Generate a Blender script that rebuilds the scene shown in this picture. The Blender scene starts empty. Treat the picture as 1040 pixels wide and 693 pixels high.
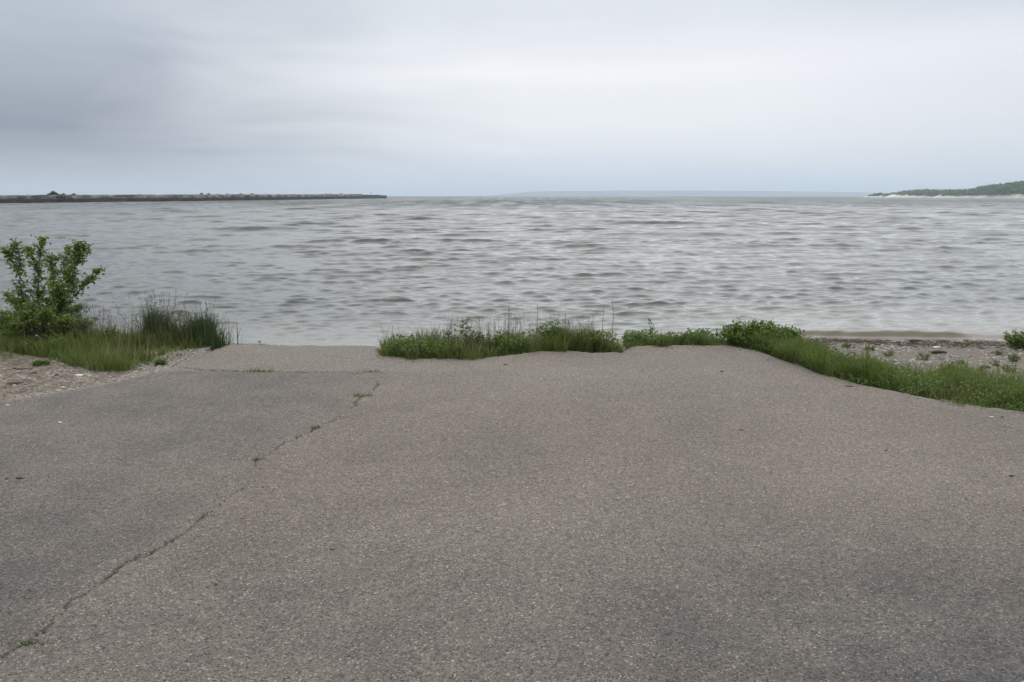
import bpy, math
import numpy as np
from mathutils import Matrix, Vector

C = bpy.context
scene = C.scene
col = scene.collection
rng = np.random.default_rng(11)
F, CX, CY = 838.0, 520.0, 346.5            # focal length in photo pixels, photo centre
EYE, WATER = 1.6, -0.6
HOR = 198.9
PITCH = math.atan((CY-HOR) / F)
ROLL = 0.0
RM = (Matrix.Rotation(math.pi/2 - PITCH, 4, 'X') @ Matrix.Rotation(ROLL, 4, 'Z'))
RN = np.array(RM.to_3x3())

# ------------------------------------------------------------------ helpers
def unproj(u, v, z=0.0):
    """where the sight line through a photo pixel meets the level z (survey aid for the layout)"""
    d = RN @ np.array([(u-CX)/F, -(v-CY)/F, -1.0])
    t = (z-EYE)/d[2]
    return d[0]*t, d[1]*t
def at_dist(u, v, y):
    d = RN @ np.array([(u-CX)/F, -(v-CY)/F, -1.0])
    t = y/d[1]
    return d[0]*t, y, EYE+d[2]*t

def _hash(ix, iy, seed):
    n = (ix.astype(np.int64)*374761393 + iy.astype(np.int64)*668265263 + seed*1442695041) & 0x7fffffff
    n = ((n ^ (n >> 13)) * 1274126177) & 0x7fffffff
    return ((n ^ (n >> 16)) & 0xffff) / 65535.0
def vnoise(x, y, seed=0):
    x = np.asarray(x, float); y = np.asarray(y, float)
    ix = np.floor(x); iy = np.floor(y); fx = x-ix; fy = y-iy
    fx = fx*fx*(3-2*fx); fy = fy*fy*(3-2*fy)
    a = _hash(ix, iy, seed); b = _hash(ix+1, iy, seed); c = _hash(ix, iy+1, seed); d = _hash(ix+1, iy+1, seed)
    return (a*(1-fx)+b*fx)*(1-fy) + (c*(1-fx)+d*fx)*fy
def fbm(x, y, seed=0, o=4):
    s = 0; a = 0.5; t = 0
    x = np.asarray(x, float); y = np.asarray(y, float)
    for i in range(o):
        s = s + a*vnoise(x*2**i, y*2**i, seed+i*17); t += a; a *= 0.5
    return s/t*2-1
def sstep(a, b, x):
    t = np.clip((x-a)/(b-a), 0, 1); return t*t*(3-2*t)

def mesh_np(name, verts, faces, mat, parent=None, smooth=True, attrs=None):
    """faces: (n,3) or (n,4) int array, or list of such arrays"""
    me = bpy.data.meshes.new(name)
    verts = np.asarray(verts, np.float32)
    if not isinstance(faces, list): faces = [faces]
    faces = [np.asarray(f, np.int32) for f in faces if len(f)]
    loops = np.concatenate([f.ravel() for f in faces])
    sizes = np.concatenate([np.full(len(f), f.shape[1], np.int32) for f in faces])
    starts = np.concatenate([[0], np.cumsum(sizes)[:-1]]).astype(np.int32)
    me.vertices.add(len(verts)); me.vertices.foreach_set('co', verts.ravel())
    me.loops.add(len(loops)); me.loops.foreach_set('vertex_index', loops)
    me.polygons.add(len(sizes)); me.polygons.foreach_set('loop_start', starts)
    me.polygons.foreach_set('loop_total', sizes)
    me.polygons.foreach_set('use_smooth', np.full(len(sizes), smooth))
    if attrs:
        for k, v in attrs.items():
            at = me.attributes.new(k, 'FLOAT', 'POINT'); at.data.foreach_set('value', np.asarray(v, np.float32).ravel())
    me.update(calc_edges=True)
    me.materials.append(mat)
    o = bpy.data.objects.new(name, me); col.objects.link(o)
    if parent: o.parent = parent
    return o
def grid_faces(nr, nc):
    i = np.arange(nr-1)[:, None]*nc + np.arange(nc-1)[None, :]
    i = i.ravel()
    return np.stack([i, i+1, i+1+nc, i+nc], 1)
def tag(o, label=None, cat=None, group=None, kind=None):
    if label: o['label'] = label
    if cat: o['category'] = cat
    if group: o['group'] = group
    if kind: o['kind'] = kind
    return o
def empty(name, loc):
    o = bpy.data.objects.new(name, None); o.location = loc; o.empty_display_size = 0.1
    col.objects.link(o); return o
def copy_thing(root, loc, rz=0, s=1):
    r = root.copy(); col.objects.link(r); r.location = loc; r.rotation_euler = (0, 0, rz); r.scale = (s, s, s)
    for ch in list(root.children):
        c = ch.copy(); col.objects.link(c); c.parent = r
    return r

# ------------------------------------------------------------------ materials
def srgb(r, g, b):
    f = lambda c: (c/255/12.92) if c/255 <= 0.04045 else ((c/255+0.055)/1.055)**2.4
    return (f(r), f(g), f(b), 1)
class Mat:
    def __init__(s, name):
        s.m = bpy.data.materials.new(name); s.m.use_nodes = True
        s.t = s.m.node_tree; s.n = s.t.nodes; s.n.clear()
        s.out = s.n.new('ShaderNodeOutputMaterial')
        s.tc = s.n.new('ShaderNodeTexCoord')
    def node(s, kind, **kw):
        nd = s.n.new(kind)
        for k, v in kw.items():
            if k.startswith('i_'):
                key = k[2:].replace('_', ' ')
                s.link(v, nd.inputs[key]) if isinstance(v, bpy.types.NodeSocket) else setattr(nd.inputs[key], 'default_value', v)
            else: setattr(nd, k, v)
        return nd
    def link(s, a, b): s.t.links.new(a, b)
    def noise(s, scale, detail=3, rough=0.5, vec=None, dist=0.0):
        nd = s.node('ShaderNodeTexNoise'); nd.inputs['Scale'].default_value = scale
        nd.inputs['Detail'].default_value = detail; nd.inputs['Roughness'].default_value = rough
        nd.inputs['Distortion'].default_value = dist
        s.link(vec or s.tc.outputs['Object'], nd.inputs['Vector']); return nd.outputs['Fac']
    def vor(s, scale, vec=None, feature='F1'):
        nd = s.node('ShaderNodeTexVoronoi', feature=feature); nd.inputs['Scale'].default_value = scale
        s.link(vec or s.tc.outputs['Object'], nd.inputs['Vector']); return nd
    def ramp(s, fac, stops, interp='LINEAR'):
        nd = s.node('ShaderNodeValToRGB'); nd.color_ramp.interpolation = interp
        e = nd.color_ramp.elements
        while len(e) > 1: e.remove(e[-1])
        e[0].position = stops[0][0]; e[0].color = stops[0][1]
        for p, c in stops[1:]:
            x = e.new(p); x.color = c
        s.link(fac, nd.inputs['Fac']); return nd.outputs['Color']
    def mix(s, fac, a, b, mode='MIX'):
        nd = s.node('ShaderNodeMix', data_type='RGBA', blend_type=mode)
        for v, i in ((fac, 0), (a, 6), (b, 7)):
            if isinstance(v, bpy.types.NodeSocket): s.link(v, nd.inputs[i])
            else: nd.inputs[i].default_value = v
        return nd.outputs[2]
    def math(s, op, a, b=0.0, c=None, clamp=False):
        nd = s.node('ShaderNodeMath', operation=op, use_clamp=clamp)
        for i, v in enumerate((a, b) if c is None else (a, b, c)):
            if isinstance(v, bpy.types.NodeSocket): s.link(v, nd.inputs[i])
            else: nd.inputs[i].default_value = v
        return nd.outputs[0]
    def attr(s, name):
        return s.node('ShaderNodeAttribute', attribute_name=name).outputs['Fac']
    def bsdf(s, color, rough=0.8, spec=0.3, normal=None):
        nd = s.node('ShaderNodeBsdfPrincipled')
        for v, k in ((color, 'Base Color'), (rough, 'Roughness'), (spec, 'Specular IOR Level')):
            if isinstance(v, bpy.types.NodeSocket): s.link(v, nd.inputs[k])
            else: nd.inputs[k].default_value = v
        if normal: s.link(normal, nd.inputs['Normal'])
        return nd
    def bump(s, h, strength=0.5, dist=0.01, normal=None):
        nd = s.node('ShaderNodeBump'); nd.inputs['Strength'].default_value = strength; nd.inputs['Distance'].default_value = dist
        s.link(h, nd.inputs['Height'])
        if normal: s.link(normal, nd.inputs['Normal'])
        return nd.outputs['Normal']
    def end(s, shader): s.link(shader, s.out.inputs['Surface']); return s.m
def g(v): return (v, v, v, 1)

def leaf_mat(name, dark, mid, light, transl=0.3, spec=0.25, rough=0.55):
    M = Mat(name)
    geo = M.node('ShaderNodeNewGeometry')
    c = M.ramp(geo.outputs['Random Per Island'], [(0, dark), (0.5, mid), (1, light)])
    n = M.noise(3.0, 2)
    c = M.mix(M.ramp(n, [(0.35, g(0)), (0.65, g(1))]), c, M.mix(0.5, c, light))
    b = M.bsdf(c, rough, spec)
    t = M.node('ShaderNodeBsdfTranslucent'); M.link(c, t.inputs['Color'])
    mx = M.node('ShaderNodeMixShader'); mx.inputs[0].default_value = transl
    M.link(b.outputs[0], mx.inputs[1]); M.link(t.outputs[0], mx.inputs[2])
    return M.end(mx.outputs[0])
m_grass = leaf_mat('grass_blades', (0.058, 0.082, 0.016, 1), (0.100, 0.158, 0.026, 1), (0.19, 0.23, 0.065, 1), 0.45)
m_grass_dk = leaf_mat('dark_grass_blades', (0.03, 0.052, 0.018, 1), (0.055, 0.09, 0.028, 1), (0.095, 0.13, 0.045, 1), 0.35)
m_seed = leaf_mat('seed_heads', (0.07, 0.06, 0.05, 1), (0.12, 0.105, 0.085, 1), (0.17, 0.16, 0.12, 1), 0.2)
m_dry = leaf_mat('dry_blades', (0.12, 0.08, 0.045, 1), (0.2, 0.14, 0.08, 1), (0.26, 0.22, 0.13, 1), 0.2)
m_shrub = leaf_mat('shrub_leaves', (0.055, 0.095, 0.014, 1), (0.10, 0.17, 0.025, 1), (0.18, 0.25, 0.05, 1), 0.42)
m_forb = leaf_mat('weed_leaves', (0.045, 0.085, 0.016, 1), (0.085, 0.150, 0.028, 1), (0.15, 0.21, 0.045, 1), 0.4)
m_flower = leaf_mat('pale_flowers', (0.3, 0.28, 0.22, 1), (0.45, 0.43, 0.36, 1), (0.55, 0.53, 0.5, 1), 0.3)
M = Mat('twig_bark'); m_bark = M.end(M.bsdf(M.ramp(M.noise(60), [(0.3, (0.05, 0.038, 0.025, 1)), (0.7, (0.11, 0.085, 0.06, 1))]), 0.9).outputs[0])

# asphalt -----------------------------------------------------------
M = Mat('weathered_asphalt')
v1 = M.vor(150); v2 = M.vor(290)
sep = M.node('ShaderNodeSeparateColor'); M.link(v1.outputs['Color'], sep.inputs[0])
sep2 = M.node('ShaderNodeSeparateColor'); M.link(v2.outputs['Color'], sep2.inputs[0])
big = M.noise(0.6, 6, 0.62); med = M.noise(2.6, 4, 0.6); sm = M.noise(28, 3, 0.6)
base = M.ramp(big, [(0.3, (0.142, 0.119, 0.103, 1)), (0.5, (0.160, 0.134, 0.113, 1)), (0.7, (0.184, 0.158, 0.132, 1))])
slab_vignette = M.attr('slab_vignette')
base = M.mix(M.math('MULTIPLY', slab_vignette, 1.0, clamp=True), base, (0.092, 0.085, 0.079, 1))
base = M.mix(M.math('MULTIPLY', M.attr('worn_vignette'), 0.75), base, (0.225, 0.200, 0.168, 1))
base = M.mix(M.math('MULTIPLY', M.ramp(med, [(0.38, g(0)), (0.66, g(1))]), 0.38), base, (0.205, 0.178, 0.146, 1))
cell = M.ramp(sep.outputs[0], [(0, g(0.32)), (0.12, g(0.66)), (0.5, g(0.93)), (0.85, g(1.14)), (0.96, g(1.42)), (0.992, g(2.2))])
cell2 = M.ramp(sep2.outputs[0], [(0, g(0.55)), (0.3, g(0.88)), (0.75, g(1.08)), (1, g(1.45))])
base = M.mix(1.0, base, M.ramp(M.noise(1.1, 5, 0.65, None, 0.8), [(0.3, g(0.91)), (0.5, g(0.98)), (0.7, g(1.05))]), 'MULTIPLY')
base = M.mix(1.0, base, cell, 'MULTIPLY'); base = M.mix(0.8, base, cell2, 'MULTIPLY')
base = M.mix(1.0, base, M.ramp(sm, [(0.3, g(0.84)), (0.7, g(1.14))]), 'MULTIPLY')
stain = M.ramp(M.noise(3.2, 6, 0.75), [(0.56, g(0)), (0.70, g(1))])
base = M.mix(M.math('MULTIPLY', stain, 0.30), base, (0.13, 0.125, 0.085, 1))
dirt = M.attr('dirt')
dn = M.ramp(M.math('ADD', dirt, M.math('MULTIPLY', M.noise(40, 4, 0.7), 0.5)), [(0.62, g(0)), (0.95, g(1))])
base = M.mix(dn, base, M.mix(M.noise(150, 2), (0.12, 0.095, 0.07, 1), (0.33, 0.29, 0.24, 1)))
base = M.mix(M.math('MULTIPLY', M.attr('crack'), 0.85), base, (0.028, 0.026, 0.018, 1))
hgt = M.math('ADD', M.math('MULTIPLY', sep.outputs[1], 0.7), M.math('MULTIPLY', sep2.outputs[1], 0.5))
hgt = M.math('SUBTRACT', hgt, v1.outputs['Distance'])
m_asphalt = M.end(M.bsdf(base, 0.88, 0.25, M.bump(hgt, 0.45, 0.004)).outputs[0])

# ground ------------------------------------------------------------
M = Mat('shore_soil_and_sand')
v = M.vor(55); sv = M.node('ShaderNodeSeparateColor'); M.link(v.outputs['Color'], sv.inputs[0])
v3 = M.vor(140); sv3 = M.node('ShaderNodeSeparateColor'); M.link(v3.outputs['Color'], sv3.inputs[0])
c = M.ramp(M.noise(1.7, 5, 0.6), [(0.3, (0.13, 0.105, 0.08, 1)), (0.55, (0.205, 0.172, 0.138, 1)), (0.75, (0.28, 0.24, 0.20, 1))])
c = M.mix(1.0, c, M.ramp(sv.outputs[0], [(0, g(0.5)), (0.4, g(0.9)), (0.85, g(1.15)), (1, g(1.5))]), 'MULTIPLY')
c = M.mix(0.7, c, M.ramp(sv3.outputs[0], [(0, g(0.55)), (0.5, g(0.95)), (1, g(1.4))]), 'MULTIPLY')
c = M.mix(M.ramp(M.noise(6, 5, 0.7), [(0.5, g(0)), (0.68, g(0.75))]), c, (0.12, 0.09, 0.06, 1))
c = M.mix(M.attr('wet'), c, M.mix(M.noise(9, 5, 0.75), (0.035, 0.026, 0.018, 1), (0.17, 0.125, 0.088, 1)))
c = M.mix(M.attr('turf'), c, (0.045, 0.05, 0.022, 1))
ro = M.math('SUBTRACT', 0.92, M.math('MULTIPLY', M.attr('wet'), 0.35))
hh = M.math('ADD', M.math('MULTIPLY', sv.outputs[1], 0.8), M.noise(35, 4, 0.6))
m_ground = M.end(M.bsdf(c, ro, 0.3, M.bump(hh, 0.7, 0.012)).outputs[0])

M = Mat('gravel_stone')
geo = M.node('ShaderNodeNewGeometry')
c = M.ramp(geo.outputs['Random Per Island'], [(0, (0.10, 0.085, 0.07, 1)), (0.25, (0.2, 0.17, 0.14, 1)), (0.6, (0.31, 0.28, 0.24, 1)), (0.9, (0.42, 0.39, 0.34, 1)), (1, (0.55, 0.53, 0.49, 1))])
m_gravel = M.end(M.bsdf(M.mix(0.35, c, M.ramp(M.noise(120), [(0.3, g(0.12)), (0.7, g(0.4))])), 0.85, 0.3).outputs[0])
M = Mat('pale_stone'); m_pale = M.end(M.bsdf(M.ramp(M.noise(70, 4), [(0.3, (0.38, 0.35, 0.3, 1)), (0.6, (0.6, 0.57, 0.52, 1))]), 0.8, 0.3, M.bump(M.noise(90), 0.4, 0.004)).outputs[0])
M = Mat('dark_stone'); m_dkstone = M.end(M.bsdf(M.ramp(M.noise(90, 4), [(0.3, (0.02, 0.018, 0.015, 1)), (0.7, (0.06, 0.052, 0.042, 1))]), 0.85, 0.3, M.bump(M.noise(90), 0.4, 0.004)).outputs[0])
M = Mat('drift_litter')
geo = M.node('ShaderNodeNewGeometry')
m_litter = M.end(M.bsdf(M.ramp(geo.outputs['Random Per Island'], [(0, (0.025, 0.018, 0.012, 1)), (0.6, (0.075, 0.05, 0.035, 1)), (1, (0.2, 0.14, 0.1, 1))]), 0.85).outputs[0])

# water -------------------------------------------------------------
M = Mat('lake_water')
shal = M.attr('shallow'); off = M.attr('offshore'); gust = M.attr('gust')
c = M.ramp(shal, [(0, (0.036, 0.046, 0.037, 1)), (0.35, (0.135, 0.138, 0.118, 1)), (0.7, (0.13, 0.105, 0.068, 1)), (1, (0.085, 0.062, 0.034, 1))])
mp = M.node('ShaderNodeMapping'); mp.inputs['Scale'].default_value = (1, 2.6, 1); M.link(M.tc.outputs['Object'], mp.inputs['Vector'])
h1 = M.noise(5.0, 5, 0.6, mp.outputs[0], 0.5)
nrm = M.bump(h1, 0.22, 0.02)
rg = M.math('ADD', 0.03, M.math('MULTIPLY', off, 0.34))
rg = M.math('ADD', rg, M.math('MULTIPLY', gust, 0.02))
st = M.attr('streak')
rg = M.math('ADD', rg, M.math('MULTIPLY', st, 0.30))
c = M.mix(M.math('MULTIPLY', st, 0.9), c, (0.045, 0.058, 0.062, 1))
b = M.bsdf(c, rg, 0.5, nrm); b.inputs['IOR'].default_value = 1.42
m_water = M.end(b.outputs[0])

# breakwater, peninsula ----------------------------------------------
M = Mat('weathered_concrete')
mp = M.node('ShaderNodeMapping'); mp.inputs['Scale'].default_value = (1, 0.35, 1.6); M.link(M.tc.outputs['Object'], mp.inputs['Vector'])
c = M.ramp(M.noise(0.35, 8, 0.75, mp.outputs[0]), [(0.42, (0.022, 0.025, 0.018, 1)), (0.50, (0.12, 0.118, 0.10, 1)), (0.64, (0.32, 0.31, 0.28, 1))])
m_conc = M.end(M.bsdf(c, 0.9, 0.2, M.bump(M.noise(2.5, 5), 0.8, 0.1)).outputs[0])
M = Mat('rusty_sheet_steel')
mp = M.node('ShaderNodeMapping'); mp.inputs['Scale'].default_value = (1, 0.4, 2); M.link(M.tc.outputs['Object'], mp.inputs['Vector'])
c = M.ramp(M.noise(0.8, 6, 0.7, mp.outputs[0]), [(0.35, (0.010, 0.008, 0.007, 1)), (0.55, (0.035, 0.020, 0.016, 1)), (0.70, (0.09, 0.06, 0.046, 1))])
m_rust = M.end(M.bsdf(c, 0.85, 0.2).outputs[0])
M = Mat('dune_sand'); m_sand = M.end(M.bsdf(M.ramp(M.noise(0.05, 5, 0.6), [(0.35, (0.44, 0.41, 0.35, 1)), (0.65, (0.66, 0.62, 0.54, 1))]), 0.95, 0.1).outputs[0])
M = Mat('dune_grass_ground'); m_dune = M.end(M.bsdf(M.ramp(M.noise(0.03, 5, 0.65), [(0.35, (0.035, 0.055, 0.025, 1)), (0.55, (0.07, 0.10, 0.04, 1)), (0.75, (0.15, 0.17, 0.075, 1))]), 0.95, 0.1).outputs[0])
M = Mat('far_forest'); m_far = M.end(M.bsdf(M.ramp(M.noise(0.004, 5, 0.6), [(0.35, (0.02, 0.045, 0.045, 1)), (0.65, (0.035, 0.065, 0.06, 1))]), 0.95, 0.1).outputs[0])
m_wood = leaf_mat('far_tree_foliage', (0.045, 0.095, 0.035, 1), (0.08, 0.15, 0.055, 1), (0.12, 0.19, 0.07, 1), 0.3)

# ------------------------------------------------------------------ layout curves (surveyed from the photograph)
edge_px = [(-900, 640), (-420, 500), (-160, 440), (0, 407), (60, 398), (113, 389), (150, 381), (172, 374), (190, 362), (205, 355), (232, 350.5), (300, 351), (380, 351.5),
           (386, 360), (420, 363.5), (480, 364), (520, 361), (545, 357.5), (575, 356.5), (600, 358.5), (632, 358), (642, 352), (665, 350.5), (740, 350.5),
           (770, 356), (800, 364.5), (812, 372), (830, 379), (855, 385), (880, 392), (910, 398), (960, 408), (1040, 418), (1250, 448), (1700, 540)]
E = np.array([unproj(u, v, 0) for u, v in edge_px])
ex, ey = E[:, 0], E[:, 1]
order = np.argsort(ex); ex, ey = ex[order], ey[order]
def y_edge(x): return np.interp(x, ex, ey)
sh_px = [(820, 345), (900, 346), (1040, 347)]
S = np.array([unproj(u, v, WATER) for u, v in sh_px])
def y_shore(x):
    ye = y_edge(x)
    nat = np.interp(x, [-40, -6, -3.2, 2.6, S[0, 0], S[1, 0], S[2, 0], 12, 40], [9.5, 10.4, 10.1, 10.3, S[0, 1], S[1, 1], S[2, 1], 12.8, 10])
    return nat + 0.12*fbm(np.asarray(x)*0.8, np.zeros_like(np.asarray(x, float)), 5)
def terrain(x, y):
    x = np.asarray(x, float); y = np.asarray(y, float)
    ye = y_edge(x); ys = y_shore(x)
    bank = np.interp(x, [-9, -3.5, -3.35, -3.05, -1.5, -1.2, 2.2, 2.9, 3.6, 5, 9], [1.6, 1.3, .8, .15, .15, .45, .45, .35, .15, .1, .1])
    bank = np.where(x < -3.0, np.maximum(bank, (9.25-ye)*sstep(-3.02, -3.4, x)), bank)
    bank = np.maximum(bank, (9.3-ye)*sstep(2.15, 2.3, x)*sstep(3.7, 2.75, x))
    bank = np.minimum(bank, np.maximum(ys-ye-0.5, 0.02))
    ye = ye + bank
    t = (y-ye)/np.maximum(ys-ye, 0.4)
    lev = -0.03+0.024*sstep(-2.6, -2.75, x)*sstep(-.34, -.14, y-y_edge(x))
    z = np.where(t < 0, lev, np.where(t < 1, -0.03 + (WATER+0.03)*np.clip(t, 0, 1), 0))
    beyond = WATER - 0.26*(y-ys)
    z = np.where(t >= 1, np.maximum(beyond, -3.2), z)
    amp = sstep(0, 0.25, t)
    z = z + amp*(0.028*fbm(x*2.2, y*2.2, 3) + 0.012*fbm(x*9, y*9, 8))*np.where(t > 3, 0.3, 1)
    # the shoulder left of the asphalt is heaped slightly
    z = z + 0.05*sstep(-3.0, -4.5, x)*sstep(0, 0.5, (y-ye))*sstep(10.2, 8.5, y)
    return z
def ground_pt(u, v):
    d = RN @ np.array([(u-CX)/F, -(v-CY)/F, -1.0])
    ys = np.arange(3.0, 14.0, 0.02); t = ys/d[1]; xs = d[0]*t; zr = EYE+d[2]*t
    hit = np.where(zr <= terrain(xs, ys)+0.002)[0]
    i = hit[0] if len(hit) else len(ys)-1
    return float(xs[i]), float(ys[i]), float(terrain(xs[i], ys[i]))

# ------------------------------------------------------------------ ground sheet
def dense(a, b, step, far, k=1.22):
    mid = np.arange(a, b+1e-6, step)
    lo = []; d = step; p = a
    while p > -far: d *= k; p -= d; lo.append(p)
    hi = []; d = step; p = b
    while p < far: d *= k; p += d; hi.append(p)
    return np.concatenate([lo[::-1], mid, hi])
gx = dense(-9, 12, 0.03, 7300); gy = dense(3.5, 13.5, 0.03, 7300)
X, Y = np.meshgrid(gx, gy)
Z = terrain(X, Y)
ysX = y_shore(X)
wet = sstep(WATER+0.19, WATER+0.10, Z + 0.03*fbm(X*3, Y*6, 21))
turf = np.clip(sstep(-9, -12, X) + sstep(11, 14, X), 0, 1)*sstep(0.3, 1.0, Y-y_edge(X))*sstep(WATER+0.1, WATER+0.3, Z)
Z = np.where(Y < -18, Z + 0.02*fbm(X*.05, Y*.05, 4), Z)
turf = np.maximum(turf, sstep(-14, -17, Y))
o = mesh_np('ground', np.stack([X, Y, Z], -1).reshape(-1, 3), grid_faces(*X.shape), m_ground, attrs={'wet': wet, 'turf': turf})
tag(o, 'gravelly sandy shore and lake bed round the asphalt', None, None, 'structure')

# ------------------------------------------------------------------ pavement
crack_paths = [
    [(0, 664), (14, 655), (30, 650), (42, 636), (60, 620), (84, 602), (104, 586)],
    [(104, 586), (124, 571), (150, 560), (166, 552), (185, 541), (200, 528), (214, 519), (222, 514), (240, 499), (258, 488), (263, 476), (262, 468), (270, 462),
     (284, 452), (300, 444), (316, 438), (322, 433), (338, 426), (350, 418), (360, 410), (372, 402), (384, 390), (396, 380)],
    [(338, 426), (352, 425), (362, 426)],
    [(166, 372), (190, 374), (210, 376), (232, 377), (262, 377.5), (290, 378), (330, 378.5), (362, 379), (396, 379.5)],
]
crack_w = [0.0065, 0.0068, 0.006, 0.014]
pts = []
for path, w in zip(crack_paths, crack_w):
    P = np.array([unproj(u, v, 0) for u, v in path])
    seg = []
    for a, b in zip(P[:-1], P[1:]):
        n = max(2, int(np.hypot(*(b-a))/0.015))
        t = np.linspace(0, 1, n, endpoint=False)[:, None]
        seg.append(a+(b-a)*t)
    seg = np.concatenate(seg)
    j = np.stack([fbm(seg[:, 0]*9, seg[:, 1]*9, 31, 4), fbm(seg[:, 0]*9, seg[:, 1]*9, 47, 4)], 1)*0.045 + np.stack([fbm(seg[:, 0]*45, seg[:, 1]*45, 33, 2), fbm(seg[:, 0]*45, seg[:, 1]*45, 49, 2)], 1)*0.012
    seg = seg + j
    ww = w*(0.30 + 1.05*np.clip(0.45+fbm(seg[:, 0]*3.5, seg[:, 1]*3.5, 60, 4)*2.0, 0, 1.3))
    pts.append(np.column_stack([seg, ww]))
CK = np.concatenate(pts)

ang = np.linspace(math.radians(-44), math.radians(44), 1500)
rr = [1.6]
while rr[-1] < 10.2: rr.append(rr[-1] + max(0.007, 0.0024*rr[-1]))
rr = np.array(rr)
A_, R_ = np.meshgrid(ang, rr)
X = np.tan(A_)*R_; Y = R_
# distance to the crack, by bins
cell = 0.25
from collections import defaultdict
bins = defaultdict(list)
for i, (x, y, w) in enumerate(CK):
    bx_, by_ = int(math.floor(x/cell)), int(math.floor(y/cell))
    bins[(bx_, by_)].append(i)
crack = np.zeros(X.shape); near = np.zeros(X.shape)
flatX, flatY = X.ravel(), Y.ravel()
bi = np.floor(flatX/cell).astype(int); bj = np.floor(flatY/cell).astype(int)
key = bi*1000+bj
srt = np.argsort(key, kind='stable'); ks = key[srt]
cr = np.zeros(len(flatX)); nr = np.zeros(len(flatX))
need = set()
for (i, j) in bins:
    for di in (-1, 0, 1):
        for dj in (-1, 0, 1): need.add((i+di, j+dj))
for (i, j) in need:
    k = i*1000+j
    a, b = np.searchsorted(ks, k), np.searchsorted(ks, k, 'right')
    if a == b: continue
    idx = []
    for di in (-1, 0, 1):
        for dj in (-1, 0, 1): idx += bins.get((i+di, j+dj), [])
    sel = srt[a:b]; cp = CK[idx]
    for s0 in range(0, len(sel), 4000):
        ss = sel[s0:s0+4000]
        d = np.hypot(flatX[ss][:, None]-cp[None, :, 0], flatY[ss][:, None]-cp[None, :, 1])
        m = d.argmin(1); dm = d[np.arange(len(ss)), m]; w = cp[m, 2]
        cr[ss] = np.clip(1.35-dm/w, 0, 1); nr[ss] = np.clip(1-dm/0.16, 0, 1)
crack = cr.reshape(X.shape); near = nr.reshape(X.shape)
YE = y_edge(X) + 0.05*fbm(X*5, Y*5, 71, 5) + 0.05*fbm(X*17, Y*17, 72, 3)
inside = Y < YE
# left slab: greyer asphalt left of the long crack
cl = np.array([unproj(u, v, 0) for u, v in crack_paths[0]+crack_paths[1]]); co = np.argsort(cl[:, 1])
xc = np.interp(Y, cl[co, 1], cl[co, 0])
def blob(u, v, sx, sy, a):
    x, y = unproj(u, v, 0); return a*np.exp(-((X-x)/sx)**2-((Y-y)/sy)**2)
slab_vignette = sstep(0.04, -0.12, X-xc)*(0.45+0.55*sstep(0, -.9, X-xc))*np.clip(.75+.6*fbm(X*1.1, Y*1.1, 83), 0, 1.2)
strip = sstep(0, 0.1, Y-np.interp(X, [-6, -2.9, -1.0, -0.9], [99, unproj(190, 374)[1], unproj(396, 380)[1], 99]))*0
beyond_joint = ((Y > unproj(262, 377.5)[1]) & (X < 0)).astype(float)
slab_vignette = slab_vignette*(1-beyond_joint)
slab_vignette = np.clip(slab_vignette + blob(1040, 690, 1.4, 1.0, .8) + .30*sstep(4.4, 2.6, Y), 0, 1.1)  # near rows and lower right darkened, partly lens vignette painted into the asphalt
worn_vignette = np.clip(0.55*sstep(4.0, 8.0, Y) + 0.4*beyond_joint + 0.25*fbm(X*0.5, Y*0.8, 81), 0, 1)  # paler towards the lake: dusty wear plus painted lens vignette falloff
# pale worn arc on the right
def blob(u, v, sx, sy, a):
    x, y = unproj(u, v, 0); return a*np.exp(-((X-x)/sx)**2-((Y-y)/sy)**2)
worn_vignette = np.clip(worn_vignette + blob(900, 487, 0.9, 0.28, 0.55) + blob(820, 462, .8, .3, .35) + blob(560, 385, 1.2, .6, .25) + blob(540, 520, 1.0, .8, .35), 0, 1)
worn_vignette = worn_vignette*1
edged = YE - Y
dirt = np.clip(0.7*np.exp(-np.maximum(edged, 0)/(0.10+.12*np.clip(fbm(X*1.3, Y, 86)+.4, 0, 1)))*sstep(-1.8, -1.2, X) + 0.65*np.exp(-np.maximum(edged, 0)/0.22)*sstep(-2.4, -2.8, X) + 0.25*near**2, 0, 1)
dirt = np.where(X > 4.2, dirt*0.6, dirt)
Zp = 0.010*fbm(X*0.7, Y*0.7, 90, 3) - 0.012*sstep(0.7, 1, near)*0.5 - 0.016*crack
Zp = np.where(inside, Zp, -0.07)
fc = grid_faces(*X.shape)
keep = inside.ravel()[fc].any(1)
fc = fc[keep]
used = np.zeros(X.size, bool); used[fc.ravel()] = True
remap = np.cumsum(used)-1
V = np.stack([X, Y, Zp], -1).reshape(-1, 3)[used]
fc = remap[fc]
A = {k: v.ravel()[used] for k, v in dict(crack=crack, slab_vignette=slab_vignette, worn_vignette=worn_vignette, dirt=dirt).items()}
# the rest of the parking lot, behind and beside the camera
bx = np.linspace(-16, 16, 65); by = np.concatenate([np.linspace(-14, 1.55, 33), [1.6]])
# joined with side wedges: coarse sheet 4 mm lower that runs under the fine one
BX, BY = np.meshgrid(np.linspace(-16, 16, 129), np.linspace(-14, 9.0, 93))
BZ = np.full(BX.shape, -0.022)
bf = grid_faces(*BX.shape)
okv = (BY < y_edge(BX)-0.25).ravel()
bf = bf[okv[bf].all(1)]
V = np.concatenate([V, np.stack([BX, BY, BZ], -1).reshape(-1, 3)]); n0 = used.sum()
fc = np.concatenate([fc, bf+n0])
for k in A: A[k] = np.concatenate([A[k], np.full(BX.size, 0.0)])
# fine sheet's own rim drops to the coarse sheet
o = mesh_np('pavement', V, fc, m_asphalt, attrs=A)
tag(o, 'weathered grey asphalt parking lot ending at the shore', None, None, 'structure')

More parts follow.
